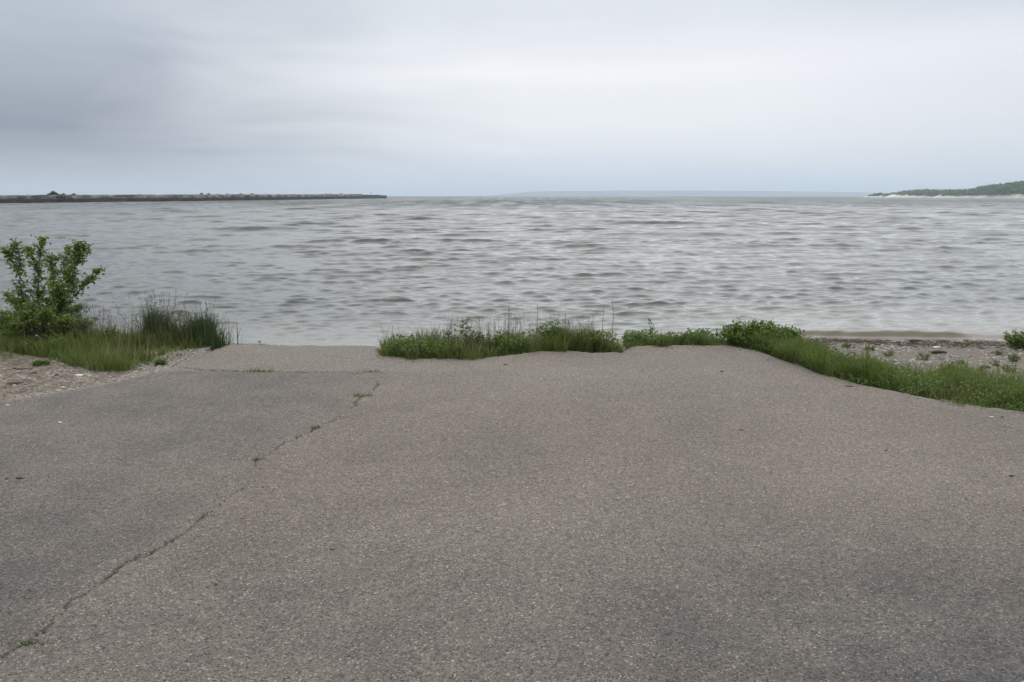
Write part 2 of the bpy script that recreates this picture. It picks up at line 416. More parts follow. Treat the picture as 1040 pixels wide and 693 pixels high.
# ------------------------------------------------------------------ water
# columns fan out, rows grow with distance
acol = np.linspace(math.radians(-52), math.radians(52), 1350)
rr = [7.5]
while rr[-1] < 7200:
    d = rr[-1]
    rr.append(d + (0.022 + 0.0030*(d-7.5) if d < 400 else 0.012*d))
rr = np.array(rr)
A_, R_ = np.meshgrid(acol, rr)
X = np.tan(A_)*R_; Y = R_.copy()
dep = WATER - terrain(X[Y[:, 0] < 60], Y[Y[:, 0] < 60])
depth = np.full(X.shape, 3.0); depth[:dep.shape[0]] = dep
damp = (sstep(-0.02, 0.35, depth)*0.6+0.4)*(0.85+0.15*sstep(0.2, 2.0, depth))
spacing = np.where(R_ < 400, 0.022+0.0030*(R_-7.5), 0.012*R_)
big = fbm(X/14, Y/5, 101, 4); big2 = fbm(X/60, Y/16, 131, 4)
gustm = np.clip(1 + 0.45*big + 0.4*big2, 0.4, 1.6)
H = np.zeros(X.shape, np.float32); DX = np.zeros(X.shape, np.float32); DY = np.zeros(X.shape, np.float32)
nW = 190
lam = np.exp(rng.uniform(math.log(0.13), math.log(7.5), nW)); lam.sort()
Xf = X.astype(np.float32); Yf = Y.astype(np.float32)
main = math.radians(-84)        # travelling towards the shore
for L in lam:
    k = 2*math.pi/L
    spread = math.radians(22 if L < 1.5 else 12)
    th = main + rng.normal()*spread
    slope = 0.034*(0.7 if L < .25 else 1.0 if L < 1.6 else 0.85 if L < 5 else 0.6)
    a = slope/k
    rows = np.where(np.max(spacing, axis=1) < L/2.6)[0]
    if not len(rows): continue
    r1 = rows[-1]+1
    fade = np.clip((L/2.6 - spacing[:r1])/(L/5.2), 0, 1).astype(np.float32)
    ph = k*(math.cos(th)*Xf[:r1]+math.sin(th)*Yf[:r1]) + np.float32(rng.uniform(0, 6.28))
    # break up long straight crests
    ph = ph + 0.9*fbm(X[:r1]/(L*4)+L*7, Y[:r1]/(L*2.5), int(L*1000) % 97, 1).astype(np.float32)
    w = fade*(gustm[:r1] if L < 1.6 else 1.0)*damp[:r1]
    w = w*(0.10+0.90*sstep(2.5*L, 15*L, R_[:r1]-10)).astype(np.float32)
    H[:r1] += a*w*np.cos(ph)
    s = a*w*np.sin(ph)
    DX[:r1] -= 1.0*math.cos(th)*s; DY[:r1] -= 1.0*math.sin(th)*s
# low wave about to break along the pebble beach on the right
ysb = y_shore(X)
q = Y - (ysb + 0.42 + 0.25*fbm(X*0.35, Y*0+0.5, 151, 2))
lump = np.exp(-(q/np.where(q < 0, 0.10, 0.26))**2)*sstep(3.2, 4.6, X)*sstep(9.5, 7.5, X)*(0.6+0.5*fbm(X*.8, Y*0, 161, 2))
H += 0.12*lump
q2 = Y - (ysb + 0.5 + 0.2*fbm(X*0.5, Y*0+2.5, 171, 2))
H += 0.05*np.exp(-(q2/np.where(q2 < 0, 0.12, 0.22))**2)*sstep(-3.6, -2.8, X)*sstep(0, -1.2, X)
shallow = np.clip(sstep(0.50, 0.03, depth) + 0.8*lump, 0, 1)
shallow = np.maximum(shallow, 0.40*sstep(1.6, 0.2, depth))
offs = sstep(30, 320, R_)
streak = np.clip((fbm(X/3, Y/45, 501, 4)*1.5 + fbm(X/30, Y/260, 511, 3)*.7 + .2)*1.6, 0, 1)*sstep(50, 220, R_)
V = np.stack([X+DX, Y+DY, WATER+H], -1).reshape(-1, 3)
fc = grid_faces(*X.shape)
o = mesh_np('water', V, fc, m_water, attrs={'shallow': shallow, 'offshore': offs, 'gust': gustm, 'streak': streak})
tag(o, 'grey green choppy lake water reaching the horizon', None, None, 'structure')

# ------------------------------------------------------------------ plant makers (all in metres)
def blades(P, hgt, wid, lean, seed=0, bend=1.0, nseg=3):
    """P (n,3) foot points; arrays of height, width, lean. returns verts, tri/quad faces"""
    r = np.random.default_rng(seed); n = len(P)
    az = r.uniform(0, 2*math.pi, n); fa = r.uniform(0, math.pi, n)
    dx, dy = np.cos(az), np.sin(az)
    wx, wy = np.cos(fa), np.sin(fa)
    vs = []
    for s in range(nseg+1):
        t = s/nseg
        off = lean*hgt*(t**(1.6+0.6*bend))
        zz = hgt*(t - 0.18*lean*t*t)
        c = P + np.stack([dx*off, dy*off, zz], 1)
        w = wid*0.5*(1-t**1.8)*(0.75+0.5*min(1, t*3))
        if s < nseg:
            vs += [c - np.stack([wx*w, wy*w, w*0], 1), c + np.stack([wx*w, wy*w, w*0], 1)]
        else: vs += [c]
    V = np.stack(vs, 1)               # n, 2*nseg+1, 3
    m = 2*nseg+1; base = np.arange(n)[:, None]*m
    q = []
    for s in range(nseg-1):
        q.append(np.concatenate([base+2*s, base+2*s+1, base+2*s+3, base+2*s+2], 1))
    t = np.concatenate([base+2*nseg-2, base+2*nseg-1, base+2*nseg], 1)
    return V.reshape(-1, 3), np.concatenate(q), t
class Bag:
    def __init__(s): s.v = []; s.q = []; s.t = []; s.n = 0
    def add(s, V, q=None, t=None):
        V = np.asarray(V)
        if q is not None and len(q): s.q.append(np.asarray(q)+s.n)
        if t is not None and len(t): s.t.append(np.asarray(t)+s.n)
        s.v.append(V); s.n += len(V)
    def build(s, name, mat, parent=None, smooth=True):
        f = []
        if s.q: f.append(np.concatenate(s.q))
        if s.t: f.append(np.concatenate(s.t))
        return mesh_np(name, np.concatenate(s.v), f, mat, parent, smooth)
def leaves(P, size, seed=0, droop=0.4, aspect=0.55, up=0.5):
    """pointed oval leaves folded along the midrib"""
    r = np.random.default_rng(seed); n = len(P)
    az = r.uniform(0, 2*math.pi, n); el = r.normal(up-0.4, 0.55, n)
    d = np.stack([np.cos(az)*np.cos(el), np.sin(az)*np.cos(el), np.sin(el)], 1)
    side = np.cross(d, np.array([0, 0, 1.0])); side /= np.linalg.norm(side, axis=1)[:, None]+1e-6
    rollv = r.normal(0, 0.6, n)[:, None]
    nrm = np.cross(side, d)
    side = side*np.cos(rollv)+nrm*np.sin(rollv); nrm = np.cross(side, d)
    L = (size*r.uniform(0.6, 1.25, n))[:, None]; W = L*aspect*0.5
    v = [P, P+d*L*0.38+side*W-nrm*L*0.0+nrm*W*0.35, P+d*L*0.45, P+d*L*0.38-side*W+nrm*W*0.35, P+d*L*0.80+side*W*0.55-np.array([0, 0, 1])*L*droop*0.15,
         P+d*L*0.80-side*W*0.55-np.array([0, 0, 1])*L*droop*0.15, P+d*L-np.array([0, 0, 1])*L*droop*0.3]
    V = np.stack(v, 1); b = np.arange(n)[:, None]*7
    t = np.concatenate([np.concatenate([b+0, b+2, b+1], 1), np.concatenate([b+0, b+3, b+2], 1), np.concatenate([b+4, b+2, b+6], 1), np.concatenate([b+2, b+5, b+6], 1)])
    t = np.concatenate([t, np.concatenate([b+1, b+2, b+4], 1), np.concatenate([b+3, b+5, b+2], 1)])
    return V.reshape(-1, 3), t
def tube(path, r0, r1, sides=5):
    path = np.asarray(path, float); n = len(path)
    vs = []
    for i, p in enumerate(path):
        d = path[min(i+1, n-1)]-path[max(i-1, 0)]; d = d/(np.linalg.norm(d)+1e-9)
        a = np.cross(d, [0.3, 0.9, 0.1]); a /= np.linalg.norm(a)+1e-9; b = np.cross(d, a)
        r = r0+(r1-r0)*i/(n-1)
        for k in range(sides):
            t = 2*math.pi*k/sides; vs.append(p+r*(a*math.cos(t)+b*math.sin(t)))
    q = []
    for i in range(n-1):
        for k in range(sides):
            k2 = (k+1) % sides; q.append([i*sides+k, i*sides+k2, (i+1)*sides+k2, (i+1)*sides+k])
    t = [[0, k+1, k] for k in range(1, sides-1)] + [[(n-1)*sides, (n-1)*sides+k, (n-1)*sides+k+1] for k in range(1, sides-1)]
    return np.array(vs), np.array(q), np.array(t)
def wander(p0, p1, n, amp, r):
    t = np.linspace(0, 1, n)[:, None]; p = np.asarray(p0)*(1-t)+np.asarray(p1)*t
    j = np.cumsum(r.normal(0, amp, (n, 3)), 0); j -= t*j[-1]; j[0] = 0
    return p+j
ICO = None
def ico():
    global ICO
    if ICO is None:
        import bmesh
        bm = bmesh.new(); bmesh.ops.create_icosphere(bm, subdivisions=1, radius=1)
        v = np.array([x.co[:] for x in bm.verts]); f = np.array([[a.index for a in p.verts] for p in bm.faces]); bm.free()
        bm = bmesh.new(); bmesh.ops.create_icosphere(bm, subdivisions=3, radius=1)
        v3 = np.array([x.co[:] for x in bm.verts]); f3 = np.array([[a.index for a in p.verts] for p in bm.faces]); bm.free()
        ICO = (v, f, v3, f3)
    return ICO
def rocks(P, size, seed, flat=0.6):
    v, f, _, _ = ico(); r = np.random.default_rng(seed); n = len(P)
    S = size[:, None, None]*np.stack([r.uniform(0.7, 1.3, n), r.uniform(0.6, 1.1, n), r.uniform(0.4, 0.9, n)*flat], 1)[:, None, :]
    V = v[None]*(1+r.normal(0, 0.16, (n, len(v)))[..., None])*S
    a = r.uniform(0, 6.28, n); c, s = np.cos(a), np.sin(a)
    X = V[..., 0]*c[:, None]-V[..., 1]*s[:, None]; Y = V[..., 0]*s[:, None]+V[..., 1]*c[:, None]
    tl = r.normal(0, .25, n)
    Z = V[..., 2] + X*tl[:, None]
    V = np.stack([X, Y, Z], -1)+P[:, None, :]
    return V.reshape(-1, 3), (f[None]+np.arange(n)[:, None, None]*len(v)).reshape(-1, 3)
def big_rock(name, mat, size, seed, parent=None, sx=1, sy=1, sz=.6):
    _, _, v, f = ico(); r = np.random.default_rng(seed); V = v.copy()
    for _ in range(9):                       # chip flat faces off the lump
        d = r.normal(size=3); d /= np.linalg.norm(d); h = r.uniform(0.62, 0.9)
        k = V@d; V = V - np.maximum(k-h, 0)[:, None]*d
    V += 0.03*r.normal(size=V.shape)
    V = V*size*np.array([sx, sy, sz])
    return mesh_np(name, V, f, mat, parent, smooth=False)

def in_poly(px, py, poly):
    poly = np.asarray(poly, float); c = np.zeros(len(px), bool); j = len(poly)-1
    for i in range(len(poly)):
        a, b = poly[i], poly[j]
        m = ((a[1] > py) != (b[1] > py)) & (px < (b[0]-a[0])*(py-a[1])/(b[1]-a[1]+1e-12)+a[0])
        c ^= m; j = i
    return c
def scatter_world(poly, n, seed):
    r = np.random.default_rng(seed); poly = np.asarray(poly)
    lo, hi = poly.min(0), poly.max(0); out = []
    tot = 0
    while tot < n:
        p = r.uniform(lo, hi, (n*2, 2)); p = p[in_poly(p[:, 0], p[:, 1], poly)]; out.append(p); tot += len(p)
    p = np.concatenate(out)[:n]
    return p

# ------------------------------------------------------------------ grass masses (stuff)
def edge_poly(x0, x1, d0, d1, step=0.04):
    xs = np.arange(x0, x1+step, step)
    f = y_edge(xs) + 0.24*fbm(xs*3.1, xs*0, 91, 5) + .035
    a = d0(xs) if callable(d0) else d0; b = d1(xs) if callable(d1) else d1
    return np.concatenate([np.stack([xs, f+a], 1), np.stack([xs, f+b], 1)[::-1]])
def grass_mass(name, label, poly, n, hfun, seed, mat=m_grass, wid=0.006, dry=0.0, clump=1.0):
    p = scatter_world(poly, n, seed)
    r = np.random.default_rng(seed+1)
    d = fbm(p[:, 0]*3.5, p[:, 1]*3.5, seed, 3)
    keep = r.uniform(0, 1, n) < np.clip(0.62+clump*d*1.2, 0.06, 1)
    p = p[keep]; d = d[keep]
    P = np.column_stack([p, terrain(p[:, 0], p[:, 1])-0.012])
    d2 = fbm(p[:, 0]*1.6, p[:, 1]*1.6, seed+4, 2); hh = hfun(p[:, 0], p[:, 1])*np.clip(0.85+0.75*d+0.55*d2, 0.3, 1.4)*(0.3+0.9*r.uniform(0, 1, len(p))**1.3)
    wd = wid*r.uniform(0.6, 1.4, len(p)); ln = np.clip(r.gamma(2.2, 0.2, len(p)), 0.03, 1.3)
    b = Bag(); b.add(*blades(P, hh, wd, ln, seed+2))
    return tag(b.build(name, mat), label, 'grass', None, 'stuff')
def px_poly(pts): return np.array([ground_pt(u, v)[:2] for u, v in pts])
def near_px(u, v): return np.array(ground_pt(u, v))

left_front = [(-60, 352), (0, 357), (22, 360), (45, 364), (70, 372), (95, 378), (125, 378), (150, 372), (158, 364), (172, 359), (190, 355.5), (208, 353), (224, 351)]
LF = px_poly(left_front)
left_poly = np.concatenate([LF, [[LF[-1, 0]+0.0, LF[-1, 1]+0.55], [-3.3, 9.6], [-6, 9.7], [LF[0, 0], 9.7]]])
def hl(x, y):
    return 0.27 + 0.09*sstep(-3.9, -3.3, x)*sstep(8.8, 8.2, y) + 0.03*fbm(x*2, y*2, 5) - 0.09*sstep(0.12, 0.0, y-np.interp(x, LF[:, 0], LF[:, 1]))
grass_mass('grass', 'thick green grass on the bank left of the asphalt', left_poly, 36000, hl, 201, clump=0.8, wid=0.0065)

def hc(x, y):
    return np.interp(x, [-1.5, -1.2, -0.7, -0.45, 0.2, 0.8, 1.0, 1.2], [0.12, 0.19, 0.25, 0.34, 0.33, 0.25, 0.16, 0.09])
xa = unproj(384, 361)[0]; xb = unproj(630, 358)[0]
def front_c(xs): return np.where((xs > unproj(575, 356)[0]) & (xs < unproj(608, 358)[0]), 0.12, -0.05)
grass_mass('grass', 'rank green grass along the lake edge behind the middle of the asphalt', edge_poly(xa, xb, front_c, 0.55), 20000, hc, 301, clump=0.5)
xc1 = unproj(636, 352)[0]; xd = unproj(815, 373)[0]
grass_mass('grass', 'low green grass fringe between the middle weeds and the leafy weed clump', edge_poly(xc1, xd+.1, -0.03, 0.45), 13000, lambda x, y: 0.19+0.05*fbm(x*3, y*3, 7)+0.04*sstep(2.2, 2.6, x), 401, clump=0.6)
xr1 = unproj(1040, 418)[0]+1.2
def back_r(xs): return np.interp(xs, [2.4, 3.0, 3.6, 6], [0.9, 1.3, 1.25, 1.1])
grass_mass('grass', 'green grass strip between the asphalt and the pebble beach', edge_poly(xd-.1, xr1, lambda xs: 0.05+0.13*sstep(3.2, 3.6, xs), back_r), 34000, lambda x, y: 0.22+0.05*fbm(x*3, y*3, 9)-0.03*sstep(3, 3.4, x), 501, clump=0.85)
grass_mass('grass', 'thin scattered grass blades growing through the pebble beach', edge_poly(xd, xr1, 0.6, 2.9), 16000, lambda x, y: 0.20+0*x, 551, clump=1.9)
grass_mass('grass', 'stray low grass blades creeping onto the right rim of the asphalt', edge_poly(xc1, xr1, -0.22, 0.08), 2600, lambda x, y: 0.075+0*x, 581, clump=2.0)
grass_mass('grass', 'stray low grass blades at the asphalt rim of the middle grass', edge_poly(xa, xb, lambda xs: front_c(xs)-.14, 0.05), 1200, lambda x, y: 0.07+0*x, 582, clump=2.0)
# off-frame banks either side, sparse
grass_mass('grass', 'grass on the bank at the far left beyond the shrub', np.array([[-9, 7.2], [-5, 7.9], [-5, 9.4], [-9, 9.0]]), 5000, lambda x, y: 0.2+0*x, 571)

# low flat weeds along the asphalt rim on the right
def mat_weeds(name, label, poly, n, seed, size=0.022, mat=m_forb, h=0.05):
    p = scatter_world(poly, n, seed); r = np.random.default_rng(seed)
    d = fbm(p[:, 0]*5, p[:, 1]*5, seed, 3); k = d > -0.05; p = p[k]
    P = np.column_stack([p, terrain(p[:, 0], p[:, 1])+r.uniform(0, h, len(p))])
    b = Bag(); v, t = leaves(P, size, seed, up=0.5); b.add(v, None, t)
    return tag(b.build(name, mat), label, 'weeds', None, 'stuff')
mat_weeds('ground_cover', 'low clover like weeds creeping over the right rim of the asphalt', edge_poly(xd, xr1, -0.12, 0.5), 11000, 611, h=.09)
mat_weeds('ground_cover', 'broad leaved weeds mixed through the right grass strip', edge_poly(xd, xr1, 0.1, 1.2), 6500, 612, .03, h=.17)
mat_weeds('ground_cover', 'small leafy weeds among the low grass fringe near the middle', edge_poly(xc1, xd, -0.04, 0.4), 7500, 621, 0.028, h=0.15)
mat_weeds('ground_cover', 'small leafy weeds at the foot of the left grass bank', px_poly([(110, 376), (160, 372), (200, 358), (224, 353), (224, 347), (180, 350), (150, 360)]), 1400, 631, 0.022, h=0.04)
mat_weeds('ground_cover', 'mixed leafy weeds filling the foot of the middle grass', edge_poly(xa+0.1, xb, front_c, 0.4), 9500, 641, 0.032, h=0.2)

mat_weeds('ground_cover', 'small green weeds dotted over the pebble beach', edge_poly(xd, xr1, 0.8, 4.0), 3800, 651, 0.022, h=0.05)
# dry straw among the green
for poly, n, hgt, sd, lab in [(left_poly, 1800, .30, 661, 'dry straw coloured blades mixed in the left grass bank'), (edge_poly(xa, xb, front_c, .5), 900, .28, 662, 'dry straw coloured blades mixed in the middle grass'),
        (edge_poly(xc1, xr1, 0, 1.1), 2200, .17, 663, 'dry straw coloured blades mixed in the right grass strip')]:
    grass_mass('dry_grass', lab, poly, n, lambda x, y, q=hgt: q+0*x, sd, mat=m_dry, wid=.005)
# ------------------------------------------------------------------ individual plants
def seed_stalks(name, label, foot, n, h, spread, seed, group=None, cat='grass clump', head=0.05, headmat=m_seed, base=True, sy=None, stemmat=None):
    """a tussock: arching blades plus flowering stalks with seed heads"""
    r = np.random.default_rng(seed); root = empty(name, foot); tag(root, label, cat, group)
    sy = sy or spread*0.6
    P = np.stack([r.normal(0, spread, n), r.normal(0, sy, n), np.zeros(n)-0.01], 1)
    P[:, 2] += terrain(P[:, 0]+foot[0], P[:, 1]+foot[1])-foot[2]
    st = Bag(); hd = Bag()
    for i in range(n):
        hh = h*r.uniform(0.62, 1.05); a = r.uniform(0, 6.28); ln = r.uniform(0.03, 0.28)*hh
        out = P[i, :2]/max(spread, .01)*0.10*hh
        tip = P[i]+np.array([math.cos(a)*ln+out[0], math.sin(a)*ln+out[1], hh])
        path = wander(P[i], tip, 5, 0.004, r)
        st.add(*tube(path, 0.0016, 0.0009, 3))
        k = 9; hl_ = head*r.uniform(0.7, 1.3)
        tt = r.uniform(0, 1, k)[:, None]
        d = path[-1]-path[-2]; d = d/np.linalg.norm(d)
        c = path[-1]-d*hl_*tt + r.normal(0, 0.0045, (k, 3))*(0.4+tt)
        v, t = leaves(c, 0.014, seed*100+i, up=1.3, aspect=0.42); hd = Bag(); hd.add(v, None, t); hd.build('seed_head', headmat, root)
        for q in range(2):                      # stalk leaves
            c = path[1+q]; 
            v, qq, t = blades(c[None], np.array([hh*0.28]), np.array([0.006]), np.array([0.9]), seed*77+i*3+q); st.add(v, qq, t)
    st.build('stem', stemmat or m_grass_dk, root)
    if base:
        nb = n*14
        Pb = np.stack([r.normal(0, spread*0.9, nb), r.normal(0, sy*0.9, nb), np.zeros(nb)], 1)
        Pb[:, 2] = terrain(Pb[:, 0]+foot[0], Pb[:, 1]+foot[1])-foot[2]-0.01
        bl = Bag(); bl.add(*blades(Pb, h*r.uniform(0.3, 0.82, nb), 0.0075*r.uniform(0.6, 1.3, nb), np.clip(r.gamma(2, 0.13, nb), .02, .9), seed+5))
        bl.build('blades', m_grass_dk, root)
    return root
def leafy_weed(name, label, foot, h, nst, spread, leaf, seed, mat=m_forb, cat='weed', group=None, per=26, top=0.0, clumpy=False):
    r = np.random.default_rng(seed); root = empty(name, foot); tag(root, label, cat, group)
    st = Bag(); fo = Bag(); allp = []
    for i in range(nst):
        a = r.uniform(0, 6.28); rad = spread*math.sqrt(r.uniform(0, 1))
        p0 = np.array([math.cos(a)*rad*0.45, math.sin(a)*rad*0.3, -0.01])
        hh = h*r.uniform(0.55, 1.0)*(1-0.35*(rad/spread)**2)
        p1 = np.array([math.cos(a)*rad, math.sin(a)*rad*0.6, hh])
        path = wander(p0, p1, 7, 0.006, r)
        st.add(*tube(path, 0.003, 0.0012, 4))
        tt = np.clip(r.uniform(0.12, 1.05, per)**0.8, 0, 1)
        ps = np.stack([np.interp(tt*6, np.arange(7), path[:, k]) for k in range(3)], 1)+r.normal(0, leaf*0.45, (per, 3))
        allp.append(ps)
    ps = np.concatenate(allp); ps[:, 2] = np.maximum(ps[:, 2], 0.008)
    v, t = leaves(ps, leaf, seed+3, up=0.7); fo.add(v, None, t)
    st.build('stem', m_forb, root); fo.build('leaves', mat, root)
    return root

# the two tall dark tussocks by the water, left bank
seed_stalks('grass_tussock', 'tall dark grass tussock with seed heads, the left of two at the water edge', near_px(161, 349), 56, 0.58, 0.085, 701, 'tall grass tussocks on the left bank')
seed_stalks('grass_tussock', 'tall dark grass tussock at the right end of the left bank by bare asphalt', near_px(208, 350.5), 70, 0.50, 0.115, 702, 'tall grass tussocks on the left bank')
seed_stalks('grass_tussock', 'thin pale tussock between the two tall dark ones', near_px(184, 349), 14, 0.34, 0.07, 703, 'tall grass tussocks on the left bank', base=False)
# hazy stand of seed stalks beside the shrub: a mass of stalks
def stalk_mass(name, label, poly, n, h, seed, head=0.035, hm=m_seed, th=0.0011):
    p = scatter_world(poly, n, seed); r = np.random.default_rng(seed)
    b = Bag()
    for i in range(n):
        x, y = p[i]; z = float(terrain(x, y)); hh = h*r.uniform(0.6, 1.08)*(1+0.25*float(fbm(x*3, y*3, seed)))
        a = r.uniform(0, 6.28); ln = r.uniform(0.02, 0.22)*hh
        path = wander([x, y, z], [x+math.cos(a)*ln, y+math.sin(a)*ln, z+hh], 4, 0.004, r)
        b.add(*tube(path, th*1.3, th*0.8, 3))
        k = 6; tt = r.uniform(0, 1, k)[:, None]
        c = path[-1]-np.array([0, 0, head])*tt+r.normal(0, 0.006, (k, 3))
        v, t = leaves(c, 0.011, seed*50+i, up=1.0, aspect=0.5); b.add(v, None, t)
    return tag(b.build(name, hm), label, 'grass', None, 'stuff')
stalk_mass('grass_stalks', 'thin brownish seed stalks standing over the left grass bank', np.array([[-5.2, 8.5], [-3.75, 8.5], [-3.4, 8.9], [-3.2, 9.4], [-5.3, 9.4]]), 620, 0.36, 801)
stalk_mass('grass_stalks', 'thin seed stalks standing over the middle grass', edge_poly(unproj(452, 360)[0], unproj(605, 358)[0], 0.1, 0.5), 260, 0.38, 802)
stalk_mass('grass_stalks', 'short thin seed stalks over the left end of the middle grass', edge_poly(unproj(395, 360)[0], unproj(460, 358)[0], 0.1, 0.4), 45, 0.26, 803)
stalk_mass('grass_stalks', 'short brownish seed stalks in the grass strip beside the beach', edge_poly(2.6, xr1, 0.3, 1.0), 220, 0.2, 804)

# middle strip: leafy plants and lone tall stalks
leafy_weed('leafy_weed', 'broad leaved weed leaning over the lake, leftmost in the middle grass', near_px(458, 361), 0.36, 3, 0.05, 0.042, 811, per=26, group='broad leaved weeds in the middle grass')
leafy_weed('leafy_weed', 'tallest broad leaved weed standing out of the middle grass', near_px(473, 362), 0.46, 3, 0.05, 0.045, 812, per=38, group='broad leaved weeds in the middle grass')
leafy_weed('leafy_weed', 'broad leaved weed just beside the tallest one in the middle grass', near_px(488, 361), 0.42, 3, 0.05, 0.045, 813, per=36, group='broad leaved weeds in the middle grass')
leafy_weed('leafy_weed', 'dark broad leaved weed amid the densest middle grass', near_px(557, 356), 0.37, 5, 0.10, 0.045, 814, per=34, group='broad leaved weeds in the middle grass')
leafy_weed('leafy_weed', 'leafy weed behind the densest middle grass with a pale spike', near_px(570, 355), 0.42, 5, 0.11, 0.036, 815, per=34, group='broad leaved weeds in the middle grass')
leafy_weed('leafy_weed', 'small feathery weed standing alone at the gravel notch', near_px(610, 358), 0.22, 12, 0.10, 0.022, 816, per=46, group='weeds at the gravel notch')
leafy_weed('leafy_weed', 'rounded dark weed just right of the gravel notch', near_px(643, 352), 0.16, 9, 0.09, 0.026, 817, per=34, group='weeds at the gravel notch')
leafy_weed('leafy_weed', 'upright leafy stem poking above the low grass fringe', near_px(661, 350), 0.34, 2, 0.03, 0.035, 818, per=40)
leafy_weed('leafy_weed', 'thin leafy stem left of the leafy weed clump', near_px(712, 350), 0.17, 3, 0.06, 0.024, 819, per=24)
leafy_weed('leafy_weed', 'bright low weed where the grass fringe thickens', near_px(690, 350), 0.14, 8, 0.12, 0.024, 820, per=34)
for k, (u, h, lab) in enumerate([(612, 0.47, 'tall bare flower spike above the gravel notch, the shorter one'), (623, 0.55, 'tallest bare flower spike above the gravel notch'), (545, .50, 'slender spike rising from the densest middle grass'),
                                 (517, .52, 'slender spike near the middle of the grass'), (402, .30, 'short spike near the left tip of the middle grass'), (428, .30, 'short spike between the left tip and the broad leaved weeds')]):
    r = np.random.default_rng(900+k); f = near_px(u, 357 if u > 500 else 361); root = empty('flower_spike', f); tag(root, lab, 'weed', 'tall flower spikes in the middle grass')
    path = wander([0, 0, -0.01], [r.normal(0, .03), r.normal(0, .02), h], 7, 0.005, r); b = Bag(); b.add(*tube(path, 0.003, 0.0015, 4)); b.build('stem', m_grass_dk, root)
    n = 40; tt = r.uniform(0.3, 1, n); ps = np.stack([np.interp(tt*6, np.arange(7), path[:, j]) for j in range(3)], 1)+r.normal(0, .004, (n, 3))
    v, t = leaves(ps, 0.013, 910+k, up=1.1); b = Bag(); b.add(v, None, t); b.build('seed_head', m_seed if k % 2 else m_grass_dk, root)

# leafy clump and its neighbours on the right
leafy_weed('weed_clump', 'big sprawling leafy weed clump at the bend of the asphalt rim', near_px(768, 354)+np.array([0, .12, 0]), 0.29, 90, 0.40, 0.034, 831, per=60, mat=m_shrub, cat='weed clump')
leafy_weed('weed_clump', 'lower leafy weed clump adjoining the big one on the beach side', near_px(797, 358)+np.array([0, .12, 0]), 0.26, 60, 0.28, 0.036, 832, per=60, cat='weed clump')
leafy_weed('weed_clump', 'small loose leafy clump on the lake side of the big sprawling one', near_px(748, 350), 0.30, 14, 0.13, 0.028, 833, per=36, cat='weed clump')
leafy_weed('weed_bush', 'broad leaved bush cut by the right picture edge on the pebble beach', near_px(1044, 354), 0.30, 36, 0.36, 0.045, 834, per=40, mat=m_shrub, cat='bush')
leafy_weed('leafy_weed', 'dark weed growing among the pebbles near the right edge', near_px(1028, 367), 0.12, 9, 0.10, 0.026, 835, per=26)
leafy_weed('leafy_weed', 'small dark weed on the pebbles below the right edge bush', near_px(1012, 372), 0.08, 6, 0.07, 0.022, 836, per=22)
leafy_weed('leafy_weed', 'small dark weed on the pebbles in mid beach', near_px(976, 371), 0.09, 6, 0.05, 0.02, 837, per=20)
leafy_weed('leafy_weed', 'upright weed in the right grass strip near the clump', near_px(880, 372), 0.22, 4, 0.05, 0.025, 838, per=28)
leafy_weed('leafy_weed', 'pale green weed patch at the water end of the pebble beach', near_px(983, 352), 0.06, 10, 0.3, 0.02, 839, per=24)
for k, (u, v, h) in enumerate([(905, 362, .09), (938, 366, .12), (960, 377, .11), (1000, 384, .14), (1026, 378, .12), (884, 356, .07), (1012, 361, .07), (862, 353, .08)]):
    leafy_weed('leafy_weed', ['low green weed high on the pebble beach left of the driftwood', 'brownish weed on the pebbles below the driftwood', 'weed on the pebbles just above the grass strip', 'weed where pebbles meet the grass strip near the edge',
        'bushy weed on the pebbles by the right picture edge', 'tiny weed on the pebbles next to the leafy clump', 'tiny weed left of the right edge bush', 'low weed between leafy clump and waterline'][k], near_px(u, v), h, 8, 0.11, 0.022, 890+k, per=24, group='weeds on the pebble beach')
for k, (u, v, h) in enumerate([(870, 379, .15), (925, 392, .16), (990, 402, .14), (905, 386, .17), (845, 374, .16), (955, 388, .18), (1018, 396, .2)]):
    leafy_weed('leafy_weed', ['bushy weed on the asphalt side of the right strip just past the bend', 'bushy weed midway along the right grass strip', 'bushy weed in the right grass strip near the picture edge',
        'soft weed in the right grass strip behind its front edge', 'bright weed at the start of the right grass strip', 'soft weed at the beach side of the right grass strip', 'tall soft weed at the beach side near the picture edge'][k],
        near_px(u, v), h, 12, 0.13, 0.024, 850+k, per=30, group='bushy weeds in the right grass strip')
# left bank weeds: dark tangle at the shrub's foot with pale flowers
for k, (u, v, h, w, lab) in enumerate([(50, 357, .20, .26, 'dark leafy weed under the shrub'), (20, 352, .22, .3, 'broad dark weed at the left picture edge under the shrub'), (80, 352, .26, .2, 'dull leafy weed between shrub and grass bank'),
                                       (42, 371, .045, .09, 'small green tuft on the bare gravel left of the grass'), (110, 352, .24, .16, 'leafy weed amid the brown seed stalks'), (163, 371, .05, .05, 'small weed at the gravel tip where the joint crack begins')]):
    leafy_weed('leafy_weed', lab, near_px(u, v), h, int(20+w*60), w, 0.03 if h > .1 else .018, 870+k, per=34, mat=m_forb)
r = np.random.default_rng(5); fp = []
for k in range(16):
    u = r.uniform(10, 75); v = r.uniform(350, 362); x, y, z = ground_pt(u, v); fp.append([x, y, z+r.uniform(.1, .22)])
b = Bag()
for k, p in enumerate(fp):
    v, t = leaves(np.array([p]*6)+r.normal(0, .006, (6, 3)), 0.018, 40+k, up=1.0); b.add(v, None, t)
tag(b.build('flower_blossoms', m_flower), 'small pale blossoms scattered in the weeds under the shrub', 'flowers', None, 'stuff')

